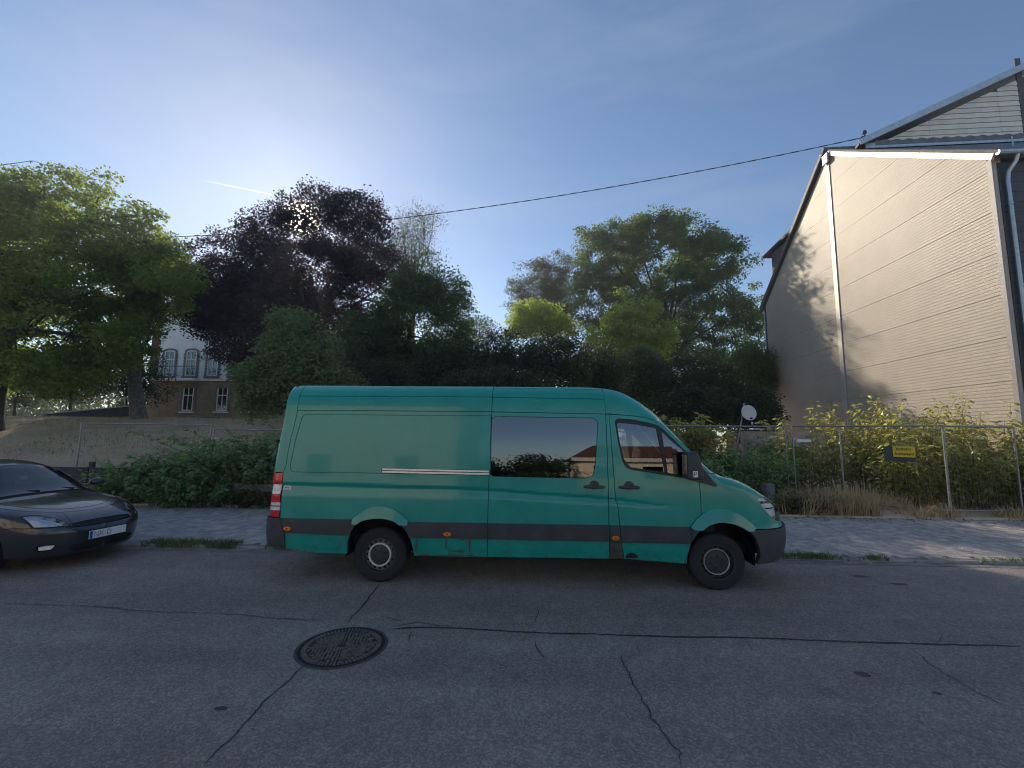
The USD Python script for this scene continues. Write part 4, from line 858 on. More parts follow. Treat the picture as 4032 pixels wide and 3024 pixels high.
def zs_car(s):
    s = np.asarray(s, float); z = np.full_like(s, .5)
    for _ in range(50):
        u, _y = CAR.perim(s, z); zt = CAR.ztop(u); z = .5*z+.5*(zt-np.interp(u, [-4.3, -3.6, -3.2, -2.9, -1.9, -1.55, -1.25, -.9, 0], [.05, .05, .1, .13, .13, .09, .05, .045, .035]))
    return z
def build_car():
    paint = M_('car_paint', {'g': ('geometry', {}), 'n1': ('noise_texture', {'scale': 2.0, 'detail': 4.0}), 'r': ('rgb_ramp', {'ramp': [(.3, (.014, .015, .020)), (.7, (.022, .024, .030))]}),
        'p': ('principled_bsdf', {'metallic': .3, 'roughness': .3, 'coat_weight': 1.0, 'coat_roughness': .03})}, [('g.position', 'n1.vector'), ('n1.fac', 'r.fac'), ('r.color', 'p.base_color')], 'p.BSDF')
    blk, rub = '/World/Looks/van_black', '/World/Looks/tyre_rubber'
    glass = glassmat('car_glass', (.22, .25, .26), .01, 2.0); lens = '/World/Looks/lamp_lens'; refl = '/World/Looks/lamp_reflector'
    car = thing('parked_car', 'dark grey car at the left edge, seen from its bonnet and headlights', 'car', (-6.25, 6.5, 0), -6.5)
    S = lambda out=0.0: (lambda s, z: CAR.side(s, z, out))
    ss = np.linspace(CAR.smin, CAR.smax, 200); zz = zs_car(ss); topz = lambda s: np.interp(s, ss, zz)
    def upto(s0, s1, n=40): q = np.linspace(s0, s1, n); return list(zip(q, topz(q)))
    def pan(poly, out=0.0, d=.04, rim=.012, gap=.0025):
        q = poly.buffer(-gap, join_style=2) if gap else poly
        return [patch(x, S(out), d, d*.8, rim, skip=lambda V: V[:, 0] > CAR.smax-.002) for x in ([q] if q.geom_type == 'Polygon' else q.geoms) if x.area > 1e-4]
    def emit(name, me, mat, both=True, smooth=35, **kw):
        me = trimesh.util.concatenate(me) if isinstance(me, list) else me
        obj(name, me, mat, car, smooth, **kw)
        if both: obj(name, mirror(me), mat, car, smooth)
    E_ = CAR.smax+.0025
    arch = lambda u: Polygon([(u+.335*np.cos(t), .31+.335*np.sin(t)) for t in np.linspace(0, np.pi, 30)]+[(u-.335, 0), (u+.335, 0)])
    a1, a2 = arch(-.99), arch(-3.60)
    hl = rpoly([(-.433, .752), (-.295, .756), (-.17, .742), (-.061, .71), (.038, .659), (.114, .582), (.001, .592), (-.159, .597), (-.336, .602), (-.358, .66), (-.39, .712)], .008)
    gril = Polygon([(.118, .605), (.25, .618), (E_, .622), (E_, .556), (.35, .558), (.12, .570)])
    wins = [rpoly([(-1.62, .965), (-2.45, .985), (-2.45, 1.30), (-2.15, 1.30), (-1.95, 1.26)], .03), rpoly([(-2.53, .987), (-3.3, 1.0), (-3.12, 1.12), (-2.85, 1.27), (-2.53, 1.305)], .03)]
    low = .21
    whole = Polygon(upto(CAR.smin, E_, 150)+[(E_, low), (-.5, low+.02), (-1.4, .19), (-3.2, .19), (CAR.smin, .26)])
    bump = Polygon([(E_, .554), (.35, .556), (.117, .568), (0, .587), (-.16, .592), (-.34, .598), (-.568, .608), (-.72, .592), (-.75, low), (E_, low-.02)]).difference(a1)
    fog = rpoly([(-.275, .348), (-.188, .359), (-.075, .354), (-.125, .298), (-.262, .296)], .01)
    intake = rpoly([(.06, .30), (.12, .335), (E_, .345), (E_, .245), (.14, .245)], .01)
    fogcut = fog.buffer(.012)
    wing = Polygon([(-.72, .592), (-.568, .610), (-.34, .600), (.116, .575), (.118, .607)]+upto(.13, -1.42, 50)+[(-1.42, .22), (-1.32, .22)]).difference(a1).difference(hl)
    wing = max(wing.geoms, key=lambda q: q.area) if wing.geom_type != 'Polygon' else wing
    lip = Polygon([(.12, .608), (.25, .621), (E_, .625)]+upto(E_, .13, 10))
    emit('bumper', pan(bump.difference(fogcut).difference(intake), .012, d=.03, rim=.03), paint)
    emit('wing', pan(wing, d=.035), paint)
    emit('bonnet_lip', pan(lip, d=.03), paint)
    emit('grille', pan(gril, -.02, gap=.001), blk); emit('air_intake', pan(intake, -.02, gap=-.004), blk); emit('fog_recess', pan(fogcut, -.03, gap=-.004), blk)
    emit('fog_lamp', pan(fog, -.004, d=.02), refl)
    emit('bumper_groove', pan(Polygon([(-.55, .514), (.0, .492), (.0, .482), (-.55, .504)]), .0135, d=.03, rim=.002, gap=0), blk)
    emit('headlight', [patch(hl.buffer(-.003), S(-.045), .025, .025, 0)], refl)
    for (u, z, r) in ((-.16, .662, .05), (-.03, .635, .034)):
        q = Point(0, 0).buffer(1, quad_segs=8); q = shapely.affinity.translate(shapely.affinity.scale(q, r*1.25, r), u, z).intersection(hl.buffer(-.006))
        emit('lamp_bowl', patch(q, S(-.035), .015, .015, .01), '/World/Looks/mirror_silver')
    emit('indicator_bulb', patch(shapely.affinity.translate(Point(0, 0).buffer(.018), .045, .607).intersection(hl.buffer(-.004)), S(-.03), .02, .02, .01), '/World/Looks/amber_lens')
    emit('headlight_lens', patch(hl.buffer(-.002), S(.002), .025, .025, .02), lens)
    doors = [Polygon([(-1.425, .22), (-1.425, float(topz(-1.425))), (-1.60, float(topz(-1.6)))]+upto(-1.62, -2.49, 20)+[(-2.49, .22)]),
             Polygon([(-2.495, .22)]+upto(-2.495, -3.38, 20)+[(-3.3, .62), (-3.2, .5), (-3.05, .22)]).difference(a2)]
    for dd, w in zip(doors, wins): emit('door', pan(dd.difference(w)), paint); emit('side_window', pan(w, -.004, rim=0, gap=.002), glass)
    rear = Polygon([(-3.05, .22), (-3.2, .5), (-3.3, .62)]+upto(-3.385, CAR.smin, 40)+[(CAR.smin, .26)]).difference(a2)
    emit('rear_quarter', pan(rear if rear.geom_type == 'Polygon' else max(rear.geoms, key=lambda q: q.area)), paint)
    def topf(s0, s1, w0, w1, out=0.0, ds=.06, dw=.08): return patch(sbox(s0, w0, s1, w1), lambda s, w: CAR.top(s, w, topz, out), ds, dw, .012, inward=(0, 0, -1), skip=lambda V: V[:, 1] > .9995)
    def both(me):
        m2 = trimesh.util.concatenate([me, mirror(me)]); m2.merge_vertices(digits_vertex=5); return m2
    obj('bonnet', both(topf(-1.16, E_, .135, 1, .004, .04, .06)), paint, car, 35)
    emit('wing_top', topf(-1.16, E_, .003, .13, 0, .04, .04), paint)
    obj('cowl', both(topf(-1.25, -1.165, .05, 1, -.012, .04, .1)), blk, car, 35)
    obj('windscreen', both(topf(-1.80, -1.255, .075, 1, .0, .04, .08)), glass, car, 35)
    emit('windscreen_pillar', topf(-1.86, -1.17, .003, .07, .004, .04, .03), paint)
    obj('roof', both(topf(-2.85, -1.81, .003, 1, 0, .06, .1)), paint, car, 35)
    obj('rear_window', both(topf(-3.42, -2.86, .003, 1, 0, .06, .1)), glass, car, 35); obj('boot_lid', both(topf(CAR.smin, -3.43, .003, 1, 0, .06, .1)), paint, car, 35)
    sh = whole.difference(a1).difference(a2)
    for w in wins: sh = sh.difference(w)
    emit('body_shell', [patch(q, S(-.05), .06, .05, 0) for q in ([sh] if sh.geom_type == 'Polygon' else sh.geoms)], blk)
    # wipers, badge strip, plate
    def on_top(s, w, out): return CAR.top(np.array([s]), np.array([w]), topz, out)[0]
    for yo in (1, -1):
        p = [on_top(-1.27, w, .012) for w in np.linspace(.98 if yo > 0 else .35, .35 if yo > 0 else .98, 6)]
        p = [q*[1, yo, 1]+[-.03*k, 0, .012*k*.4] for k, q in enumerate(p)]
        obj('wiper', tube(p, .009, 5), blk, car)
    white, blue = plain('plate_face', (.68, .70, .74), .4, .05), plain('plate_blue', (.02, .06, .35), .5)
    px = float(CAR.side(np.array([E_]), np.array([.43]))[0, 0])
    obj('number_plate', cbx(px+.016, px+.024, -.26, .26, .375, .487, .003), white, car)
    obj('plate_band', bx(px+.0235, px+.0255, -.255, -.215, .38, .482), blue, car)
    txt = meshkit.text_mesh('NK\u00b7D', .075, .0015, False); txt.apply_translation(-np.array([txt.bounds[0][0], txt.bounds[0][1], 0]))
    obj('plate_text', frame(txt, np.array([px+.0242, -.195, .394]), np.array([0, 1., 0]), np.array([0, 0, 1.]), np.array([1., 0, 0])), plain('plate_ink', (.25, .27, .32), .6), car)
    obj('plate_holder', cbx(px-.02, px+.0158, -.27, .27, .362, .5, .004), blk, car)
    for sd in (-1, 1):
        y = sd*.93; obj('wing_mirror', T(trimesh.creation.icosphere(3, 1.0).apply_scale([.075, .105, .072]), (-1.50, sd*.97, 1.02)), paint, car, 40)
    obj('underbody', cbx(-4.0, -.6, -.66, .66, .20, .34, .02), blk, car)
    obj('dashboard', trimesh.convex.convex_hull(np.array([(x, s*.68, z) for s in (-1, 1) for x, z in ((-1.9, .55), (-1.85, .9), (-1.4, .93), (-1.25, .85), (-1.2, .5))])), blk, car)
    for yy in (-.36, .36): obj('seat', [cbx(-2.6, -2.1, yy-.23, yy+.23, .42, .58, .05), T(cbx(-.06, .06, -.22, .22, 0, .6, .05), (-2.55, yy, .55), ry=-.25), T(cbx(-.04, .04, -.12, .12, 0, .17, .04), (-2.72, yy, 1.15), ry=-.2)], '/World/Looks/seat_cloth', car, 30)
    tyre = lathe([(.19, .01), (.20, -.004), (.25, -.010), (.29, -.004), (.305, .012), (.31, .05), (.31, .15), (.305, .18), (.29, .195), (.20, .195), (.19, .18)], 'y', 48)
    rimm = lathe([(.2, .0), (.195, -.006), (.188, -.004), (.18, .02), (.178, .15), (.05, .15)], 'y', 40)
    hub = Point(0, 0).buffer(.185)
    for k in range(7): hub = hub.difference(shapely.affinity.rotate(Polygon([(.075, -.016), (.17, -.045), (.17, .045), (.075, .016)]).buffer(.004), 360*k/7, origin=(0, 0)))
    hubm = T(extr(hub, .012), (0, .012, 0), rx=np.pi/2)
    for cu in (-.99, -3.60):
        for sd in (-1, 1):
            w = UsdGeom.Xform.Define(stage, numbered(str(car.GetPath())+'/wheel')); w.AddTranslateOp().Set(Gf.Vec3d(cu, sd*.835, .31)); w.AddRotateZOp().Set(180.0 if sd > 0 else 0.0)
            obj('tyre', tyre, rub, w, 40); obj('rim', rimm, '/World/Looks/wheel_dark', w, 40); obj('wheel_cover', hubm, zinc_m, w)
        t_ = np.linspace(-.2, np.pi+.2, 20); ring = np.array([(cu+.36*np.cos(t), .31+.36*np.sin(t)) for t in t_]); V = np.vstack([np.c_[ring[:, 0], np.full(20, -.82), ring[:, 1]], np.c_[ring[:, 0], np.full(20, -.5), ring[:, 1]], [[cu, -.5, .31]]])
        emit('arch_liner', trimesh.Trimesh(V, np.array([[i, i+1, 21+i] for i in range(19)]+[[i, 21+i, 20+i] for i in range(19)]+[[20+i, 21+i, 40] for i in range(19)]), process=False), blk)
    return car
car = build_car()
# ------------------------------------------------------------------ vegetation
def leaf_mesh(C, size, rng, droop=.35, width=.55, up=.5, face=None):
    """One folded kite of two triangles per leaf, at the points C."""
    n = len(C); size = np.broadcast_to(size, (n,))*rng.uniform(.7, 1.3, n)
    d = rng.normal(0, 1, (n, 3)); d[:, 2] = d[:, 2]*.6-droop; d /= np.linalg.norm(d, axis=1, keepdims=True)
    r = rng.normal(0, 1, (n, 3)); r[:, 2] += up
    s = np.cross(d, r); s /= np.linalg.norm(s, axis=1, keepdims=True)+1e-9; nn = np.cross(s, d)
    L, Wd = size[:, None]*d, (size*width/2)[:, None]*s
    mid = C+.45*L+.12*size[:, None]*nn
    V = np.stack([C, mid+Wd, C+L, mid-Wd], 1).reshape(-1, 3)
    k = np.arange(n)[:, None]*4
    return V, np.vstack([k+[0, 1, 2], k+[0, 2, 3]])
def leaves(C, size, seed, **kw):
    V, F = leaf_mesh(C, size, np.random.default_rng(seed), **kw); return trimesh.Trimesh(V, F, process=False)
def blob_points(blobs, n, rng, shell=.0):
    """Points in a union of ellipsoids (centre, radii), a little denser towards the outside."""
    vol = np.array([np.prod(b[1]) for b in blobs]); k = rng.choice(len(blobs), n, p=vol/vol.sum())
    d = rng.normal(0, 1, (n, 3)); d /= np.linalg.norm(d, axis=1, keepdims=True); r = rng.random(n)**(1/3.0)
    r = np.maximum(r, shell*rng.random(n)**.5)
    return np.array([b[0] for b in blobs])[k]+d*r[:, None]*np.array([b[1] for b in blobs])[k]
def pxblob(Y, u, v, ru, rv, depth=None):       # an ellipsoid at distance Y whose outline is given in the 2212-pixel photo
    c = at_y(u*1.8228, v*1.8228, Y); s = FPX/((c-EYE)@FW)/1.8228
    return c, np.array([ru/s, (depth or .8*(ru+rv)/2)/s, rv/s])
def limb(a, b, r0, r1, rng, n=7, bend=.12, sides=5):
    a, b = np.asarray(a, float), np.asarray(b, float); t = np.linspace(0, 1, n)[:, None]; L = np.linalg.norm(b-a)
    w = rng.normal(0, bend*L*.35, (2, 3)); p = a+(b-a)*t+np.sin(np.pi*t)*w[0]+np.sin(2*np.pi*t)*w[1]*.5
    p[:, 2] += np.sin(np.pi*t[:, 0])*L*.06
    return tube(p, np.linspace(r0, r1, n), sides, cap=False), p
bark = plain('bark', (.055, .045, .036), .95, .4, 6.0, bump=.6, bscale=30)
bark_pale = plain('bark_pale', (.15, .14, .125), .9, .4, 6.0, bump=.4, bscale=40)
def tree(name, label, cat, base, blobs, n_clump, per, leaf, mat, seed, spread=.5, trunk_r=.3, limbs=8, barkm=None, droop=.35, width=.6, gap=.42, gscale=.55, fork=.35, squash=.6, group=None, twigs=True, shell=.5):
    rng = np.random.default_rng(seed); base = np.asarray(base, float)
    C = blob_points(blobs, int(n_clump*2.2), rng, shell)
    keep = meshkit.fbm(C*gscale+seed*7.3, 3, seed) > gap; C = C[keep][:n_clump]
    t = thing(name, label, cat, base, group=group)
    cen = np.average([b[0] for b in blobs], axis=0, weights=[np.prod(b[1]) for b in blobs])
    lo = min(b[0][2]-b[1][2] for b in blobs)
    top = np.array([cen[0]*.6+base[0]*.4, cen[1]*.6+base[1]*.4, cen[2]+.25*max(b[1][2] for b in blobs)])
    wood, tp = limb(base-[0, 0, .3], top, trunk_r, trunk_r*.3, rng, 12, .05, 8)
    v = wood.vertices; h = np.clip((v[:, 2]-base[2])/.6, 0, 1); v[:, :2] += (v[:, :2]-base[:2])*(.2*(1-h)**2)[:, None]
    br = []
    main = C[rng.choice(len(C), min(limbs, len(C)), replace=False)]
    nodes = [tp[4:]]
    for m_ in main:
        k = np.clip(int(4+7*(.15+.6*rng.random())), 3, 10); o = tp[k]
        b_, p_ = limb(o, m_, trunk_r*.3, trunk_r*.07, rng, 8, .09, 6); br.append(b_); nodes.append(p_[2:])
    nodes = np.vstack(nodes)
    if twigs:
        from scipy.spatial import cKDTree
        d, k = cKDTree(nodes).query(C)
        for c, q in zip(C[::1 if len(C) < 260 else 2], k[::1 if len(C) < 260 else 2]):
            b_, _ = limb(nodes[q], c, max(.012, trunk_r*.07), .008, rng, 4, .2, 3); br.append(b_)
    off = lambda m_: trimesh.Trimesh(np.array(m_.vertices)-base, m_.faces, process=False)
    obj('trunk', off(wood), barkm or bark, t, True)
    obj('branches', off(trimesh.util.concatenate(br)), barkm or bark, t, True)
    L = np.repeat(C, per, 0); o = rng.normal(0, 1, L.shape); o /= np.linalg.norm(o, axis=1, keepdims=True)+1e-9
    o *= (rng.random(len(L))**.5*spread*1.5)[:, None]; o[:, 2] *= squash
    sc = np.repeat(rng.uniform(.6, 1.25, len(C)), per)
    obj('crown', off(leaves(L+o*sc[:, None], leaf, seed+1, droop=droop, width=width)), mat, t)
    return t
LM = {
 'left': leafmat('leaf_left_tree', (.062, .125, .034), (.13, .21, .058), .48, (.42, .56, .10)),
 'beech': leafmat('leaf_copper_beech', (.046, .042, .046), (.092, .074, .080), .25, (.14, .05, .045)),
 'birch': leafmat('leaf_birch', (.055, .078, .03), (.10, .13, .05), .35, (.17, .20, .07)),
 'mid': leafmat('leaf_mid', (.06, .11, .055), (.11, .17, .08), .38, (.24, .34, .11)),
 'maple': leafmat('leaf_maple', (.10, .165, .08), (.16, .24, .115), .4, (.28, .40, .13)),
 'right': leafmat('leaf_right_tree', (.045, .09, .035), (.095, .155, .055), .40, (.28, .40, .08)),
 'lime': leafmat('leaf_lime', (.10, .185, .03), (.185, .28, .045), .55, (.60, .74, .10)),
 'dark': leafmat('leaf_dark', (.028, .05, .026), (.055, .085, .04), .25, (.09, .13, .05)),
 'bush': leafmat('leaf_bush', (.14, .24, .10), (.22, .34, .145), .4, (.36, .48, .16), rough=.45),
 'shoot': leafmat('leaf_shoot', (.14, .165, .055), (.25, .265, .095), .55, (.72, .70, .2), scale=.8, rough=.32, spec=.6),
 'weed': leafmat('leaf_weed', (.065, .09, .028), (.15, .15, .05), .4, (.26, .27, .08)),
 'straw': plain('straw', (.46, .34, .18), .9, .3, 3.0, col2=(.28, .20, .10)),
 'grass': leafmat('grass_green', (.075, .125, .03), (.13, .19, .05), .38, (.22, .32, .08)),
}
B_ = lambda Y, *rows: [pxblob(Y, *r) for r in rows]
gz_ = lambda x, y: float(ground_z(np.array([x]), np.array([y]))[0])
def foot(u, Y):
    c = at_y(u*1.8228, 930*1.8228, Y); return (c[0], Y, gz_(c[0], Y))
# far woodland that closes the view under the crowns
rngw = np.random.default_rng(77); wx = rngw.uniform(-75, 45, 900); wy = 52+rngw.uniform(-4, 6, 900); wz = rngw.random(900)**1.2*(6.5+2.5*np.sin(wx*.31)+1.5*np.sin(wx*.83))+2
wx[:380] = rngw.uniform(-75, -18, 380); wz[:380] = rngw.uniform(2, 7, 380)
WC = np.repeat(np.c_[wx, wy, wz], 45, 0)+rngw.normal(0, 1, (900*45, 3))*[.9, .7, .7]
obj('far_woodland', leaves(WC, .42, 78), LM['mid'], kind='stuff', label='far dark woodland closing the view under the tree crowns')
# big tree at the left edge
tree('broadleaf_tree', 'broad green tree at the left edge with dark sweeping limbs', 'tree', foot(-20, 19.5),
     B_(19.5, (60, 460, 140, 120), (215, 480, 120, 105), (150, 600, 270, 110), (300, 560, 75, 75), (335, 625, 65, 65), (120, 720, 200, 100), (240, 720, 85, 85), (50, 395, 105, 80), (60, 800, 170, 55), (-120, 600, 200, 220)),
     820, 110, .175, LM['left'], 11, spread=.5, trunk_r=.42, limbs=14, gap=.44, gscale=.5)
# smaller tree whose trunk stands at the villa's left corner
tree('broadleaf_tree', 'green tree with a bare leaning grey trunk beside the villa', 'tree', foot(300, 23.5),
     B_(23.5, (320, 600, 75, 60), (265, 680, 70, 65), (220, 770, 80, 50), (350, 555, 45, 50), (250, 620, 70, 60), (335, 665, 40, 45)), 260, 100, .165, LM['left'], 12, spread=.6, trunk_r=.38, limbs=7, barkm=bark_pale, gap=.40)
# the copper beech
tree('copper_beech', 'large dark purple copper beech with the sun behind its top', 'tree', foot(690, 27.5),
     B_(27.5, (690, 500, 150, 75), (600, 520, 85, 70), (480, 560, 75, 75), (770, 470, 70, 60), (690, 440, 70, 50), (700, 600, 190, 100), (530, 640, 140, 90), (490, 665, 95, 65), (640, 740, 170, 90), (800, 590, 75, 120), (590, 790, 80, 60), (420, 640, 55, 55), (720, 820, 110, 60), (475, 760, 28, 55), (500, 765, 42, 50), (445, 690, 60, 34)),
     1400, 100, .165, LM['beech'], 13, spread=.58, trunk_r=.45, limbs=18, gap=.41, gscale=.55, droop=.6)
tree('birch_tree', 'slender airy birch rising behind the copper beech', 'tree', foot(885, 34),
     B_(34, (905, 490, 50, 50), (900, 560, 60, 45), (880, 520, 45, 45), (880, 620, 45, 50)), 150, 75, .12, LM['birch'], 14, spread=.75, trunk_r=.2, limbs=12, droop=1.2, gap=.36, width=.45, squash=1.2)
tree('broadleaf_tree', 'dark bluish green tree right of the copper beech', 'tree', foot(880, 24.5),
     B_(24.5, (890, 690, 90, 85), (920, 600, 45, 60), (960, 660, 55, 75), (850, 780, 140, 70), (990, 705, 42, 55), (800, 740, 80, 70), (980, 780, 70, 60), (890, 620, 50, 60)), 760, 105, .15, LM['mid'], 15, spread=.55, trunk_r=.3, limbs=9, gap=.41)
tree('maple_tree', 'young grey green maple in front of the copper beech', 'tree', foot(640, 17.5),
     B_(17.5, (650, 770, 80, 70), (635, 710, 48, 45), (600, 820, 95, 50), (690, 830, 90, 50), (560, 860, 55, 40), (625, 680, 22, 22)), 380, 85, .14, LM['maple'], 16, spread=.42, trunk_r=.12, limbs=7, gap=.40)
# dark shrubs in the middle
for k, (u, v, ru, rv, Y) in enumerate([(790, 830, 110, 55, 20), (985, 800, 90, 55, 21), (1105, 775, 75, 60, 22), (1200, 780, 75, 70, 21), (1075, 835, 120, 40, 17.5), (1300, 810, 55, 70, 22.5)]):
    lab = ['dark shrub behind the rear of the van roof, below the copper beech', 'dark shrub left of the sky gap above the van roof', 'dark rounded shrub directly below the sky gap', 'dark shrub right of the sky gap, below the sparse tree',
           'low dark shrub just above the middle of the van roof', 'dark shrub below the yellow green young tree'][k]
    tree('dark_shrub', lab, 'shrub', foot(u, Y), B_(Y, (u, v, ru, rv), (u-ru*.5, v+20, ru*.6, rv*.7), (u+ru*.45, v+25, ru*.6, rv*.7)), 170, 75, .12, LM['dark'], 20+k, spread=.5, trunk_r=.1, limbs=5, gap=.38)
tree('broadleaf_tree', 'small pale feathery tree far off in the sky gap', 'tree', foot(1035, 38), B_(38, (1035, 715, 32, 30), (1008, 722, 24, 30), (1068, 728, 22, 26)), 60, 55, .14, LM['birch'], 30, spread=.6, trunk_r=.12, limbs=5, gap=.36)
# right group
tree('broadleaf_tree', 'sparse thin tree with visible branches left of the big right tree', 'tree', foot(1185, 46),
     B_(46, (1160, 610, 52, 55), (1200, 600, 50, 60), (1215, 660, 50, 60), (1118, 630, 26, 30), (1170, 680, 70, 50), (1130, 660, 30, 40)), 330, 95, .19, LM['birch'], 31, spread=.62, trunk_r=.17, limbs=14, gap=.37, width=.5)
tree('broadleaf_tree', 'tallest dark green tree on the right with a domed crown', 'tree', foot(1440, 40),
     B_(40, (1430, 560, 160, 95), (1310, 560, 85, 75), (1400, 505, 100, 45), (1280, 520, 40, 35), (1535, 590, 90, 85), (1590, 640, 60, 65), (1620, 700, 40, 70), (1450, 690, 180, 80), (1300, 650, 85, 80), (1560, 740, 95, 70), (1400, 790, 180, 70), (1600, 800, 60, 70)),
     1000, 125, .22, LM['right'], 32, spread=.62, trunk_r=.5, limbs=16, gap=.42, gscale=.42)
tree('young_tree', 'young yellow green tree lit by the sun in front of the big right tree', 'tree', foot(1365, 33),
     B_(33, (1365, 705, 65, 36), (1350, 655, 22, 34), (1300, 720, 40, 24), (1402, 662, 16, 20), (1440, 722, 35, 22), (1370, 760, 80, 35), (1330, 690, 26, 26), (1390, 690, 24, 28)), 210, 62, .22, LM['lime'], 33, spread=.5, trunk_r=.1, limbs=6, gap=.43, gscale=.9)
tree('young_tree', 'yellow green sapling clump at the foot of the sparse thin tree', 'tree', foot(1140, 35),
     B_(35, (1140, 700, 45, 26), (1125, 672, 16, 22), (1175, 690, 40, 34), (1108, 712, 20, 18), (1160, 660, 14, 20), (1210, 710, 40, 26)), 170, 60, .21, LM['lime'], 34, spread=.55, trunk_r=.08, limbs=5, gap=.36)
tree('young_tree', 'ivy covered young tree above the van cab', 'tree', foot(1400, 25.5),
     B_(25.5, (1385, 790, 50, 40), (1410, 840, 55, 40), (1350, 830, 60, 45), (1440, 860, 40, 30)), 280, 85, .15, LM['mid'], 35, spread=.42, trunk_r=.1, limbs=5, gap=.38)
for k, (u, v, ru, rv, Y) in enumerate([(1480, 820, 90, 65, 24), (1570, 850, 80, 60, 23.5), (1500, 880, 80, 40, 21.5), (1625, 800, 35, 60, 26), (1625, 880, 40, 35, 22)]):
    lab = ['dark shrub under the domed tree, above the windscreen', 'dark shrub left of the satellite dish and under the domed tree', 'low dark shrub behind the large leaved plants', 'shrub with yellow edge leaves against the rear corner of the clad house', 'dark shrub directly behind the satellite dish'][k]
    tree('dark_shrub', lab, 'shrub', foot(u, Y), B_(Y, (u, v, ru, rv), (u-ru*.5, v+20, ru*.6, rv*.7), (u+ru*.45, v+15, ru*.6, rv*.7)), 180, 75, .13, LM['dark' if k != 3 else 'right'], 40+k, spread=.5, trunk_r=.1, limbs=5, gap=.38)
# dark hedge under the left tree, beyond the ramp
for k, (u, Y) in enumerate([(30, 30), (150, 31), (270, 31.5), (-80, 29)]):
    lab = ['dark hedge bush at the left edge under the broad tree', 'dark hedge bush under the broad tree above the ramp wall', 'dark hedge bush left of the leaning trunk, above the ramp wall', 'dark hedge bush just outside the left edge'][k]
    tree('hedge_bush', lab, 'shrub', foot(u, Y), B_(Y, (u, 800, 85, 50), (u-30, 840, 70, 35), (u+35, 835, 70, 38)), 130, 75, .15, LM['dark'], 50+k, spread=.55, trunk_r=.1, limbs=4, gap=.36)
# ------------------------------------------------------------------ undergrowth: stems with leaves along them
def stem_bush(name, label, cat, cx, cy, rx, ry, n, h0, h1, leaf, mat, seed, lean=.25, per=.055, width=.34, droop=.25, stem_m=None, group=None, taper=True):
    """Many arching stems, each set with pairs of leaves."""
    rng = np.random.default_rng(seed); base = np.array([cx, cy, gz_(cx, cy)])
    if cy < BACK: base[2] = float(pave_z(cy))
    t = thing(name, label, cat, base, group=group); st, LC, LD = [], [], []
    for k in range(n):
        a, r = rng.uniform(0, 2*np.pi), np.sqrt(rng.random()); x, y = cx+rx*r*np.cos(a), cy+ry*r*np.sin(a)
        h = rng.uniform(h0, h1)*(1-.45*r**2 if taper else 1); z0 = gz_(x, y) if y > BACK else float(pave_z(y))
        d = rng.normal(0, lean, 2)+.25*np.array([np.cos(a), np.sin(a)])*r
        q = np.linspace(0, 1, 6)[:, None]; p = np.c_[x+d[0]*h*q**1.6, y+d[1]*h*q**1.6, z0+h*q*(1-.12*q)]
        st.append(tube(p, np.linspace(.009, .003, 6), 3, cap=False))
        m_ = int(h/per); s = rng.uniform(.18, 1.0, m_); idx = s*5; i = np.minimum(idx.astype(int), 4); f_ = (idx-i)[:, None]
        LC.append(p[i]*(1-f_)+p[i+1]*f_)
    C = np.vstack(LC); N = len(C)
    d = rng.normal(0, 1, (N, 3)); d[:, 2] = rng.normal(-droop, .35, N); d /= np.linalg.norm(d, axis=1, keepdims=True)
    r_ = rng.normal(0, .45, (N, 3)); r_[:, 2] += 1; s = np.cross(d, r_); s /= np.linalg.norm(s, axis=1, keepdims=True)+1e-9; nn = np.cross(s, d)
    sz = (leaf*rng.uniform(.6, 1.3, N))[:, None]; C = C+d*sz*.25
    V = np.stack([C, C+.35*sz*d+.5*width*sz*s+.08*sz*nn, C+.35*sz*d-.5*width*sz*s+.08*sz*nn, C+.72*sz*d+.36*width*sz*s+.05*sz*nn, C+.72*sz*d-.36*width*sz*s+.05*sz*nn, C+sz*d-.12*sz*np.array([0, 0, 1.0])], 1).reshape(-1, 3)
    kk = np.arange(N)[:, None]*6
    F = np.vstack([kk+[0, 1, 2], kk+[1, 3, 4], kk+[1, 4, 2], kk+[3, 5, 4]])
    obj('stems', T(trimesh.util.concatenate(st), -base), stem_m or bark_stem, t)
    obj('leaves', trimesh.Trimesh(V-base, F, process=False), mat, t)
    return t
bark_stem = plain('green_stem', (.09, .085, .04), .8, .3)
# sunlit tall shrubs on the right, in front of the clad gable
for k, (x, y, rx, ry, n, h0, h1) in enumerate([(7.9, 13.7, .8, .3, 26, 1.5, 2.9), (9.3, 13.3, 1.0, .3, 46, 2.4, 3.7), (10.7, 13.0, .9, .3, 46, 2.6, 3.65), (12.0, 12.9, .8, .3, 42, 2.5, 3.7), (9.9, 12.0, .8, .4, 48, 1.3, 2.5), (11.3, 11.8, .7, .4, 48, 1.4, 2.7), (12.6, 12.0, .6, .4, 50, 2.0, 3.2), (12.5, 11.0, .7, .5, 60, 1.2, 2.2)]):
    lab = ['leafy shrub at the left end of the sunlit thicket', 'tall sunlit shrub below the joint strip of the clad gable', 'tall sunlit shrub right behind the yellow sign', 'tall shrub before the middle of the clad gable', 'lower sunlit shrub below the yellow sign', 'lower shrub beside the rightmost fence post',
           'tall shrub before the near corner of the clad house', 'dark low shrub at the right edge by the pavement'][k]
    stem_bush('shrub', lab, 'shrub', x, y, rx, ry, n, h0, h1, .18, LM['shoot'], 60+k, lean=.2, per=.046)
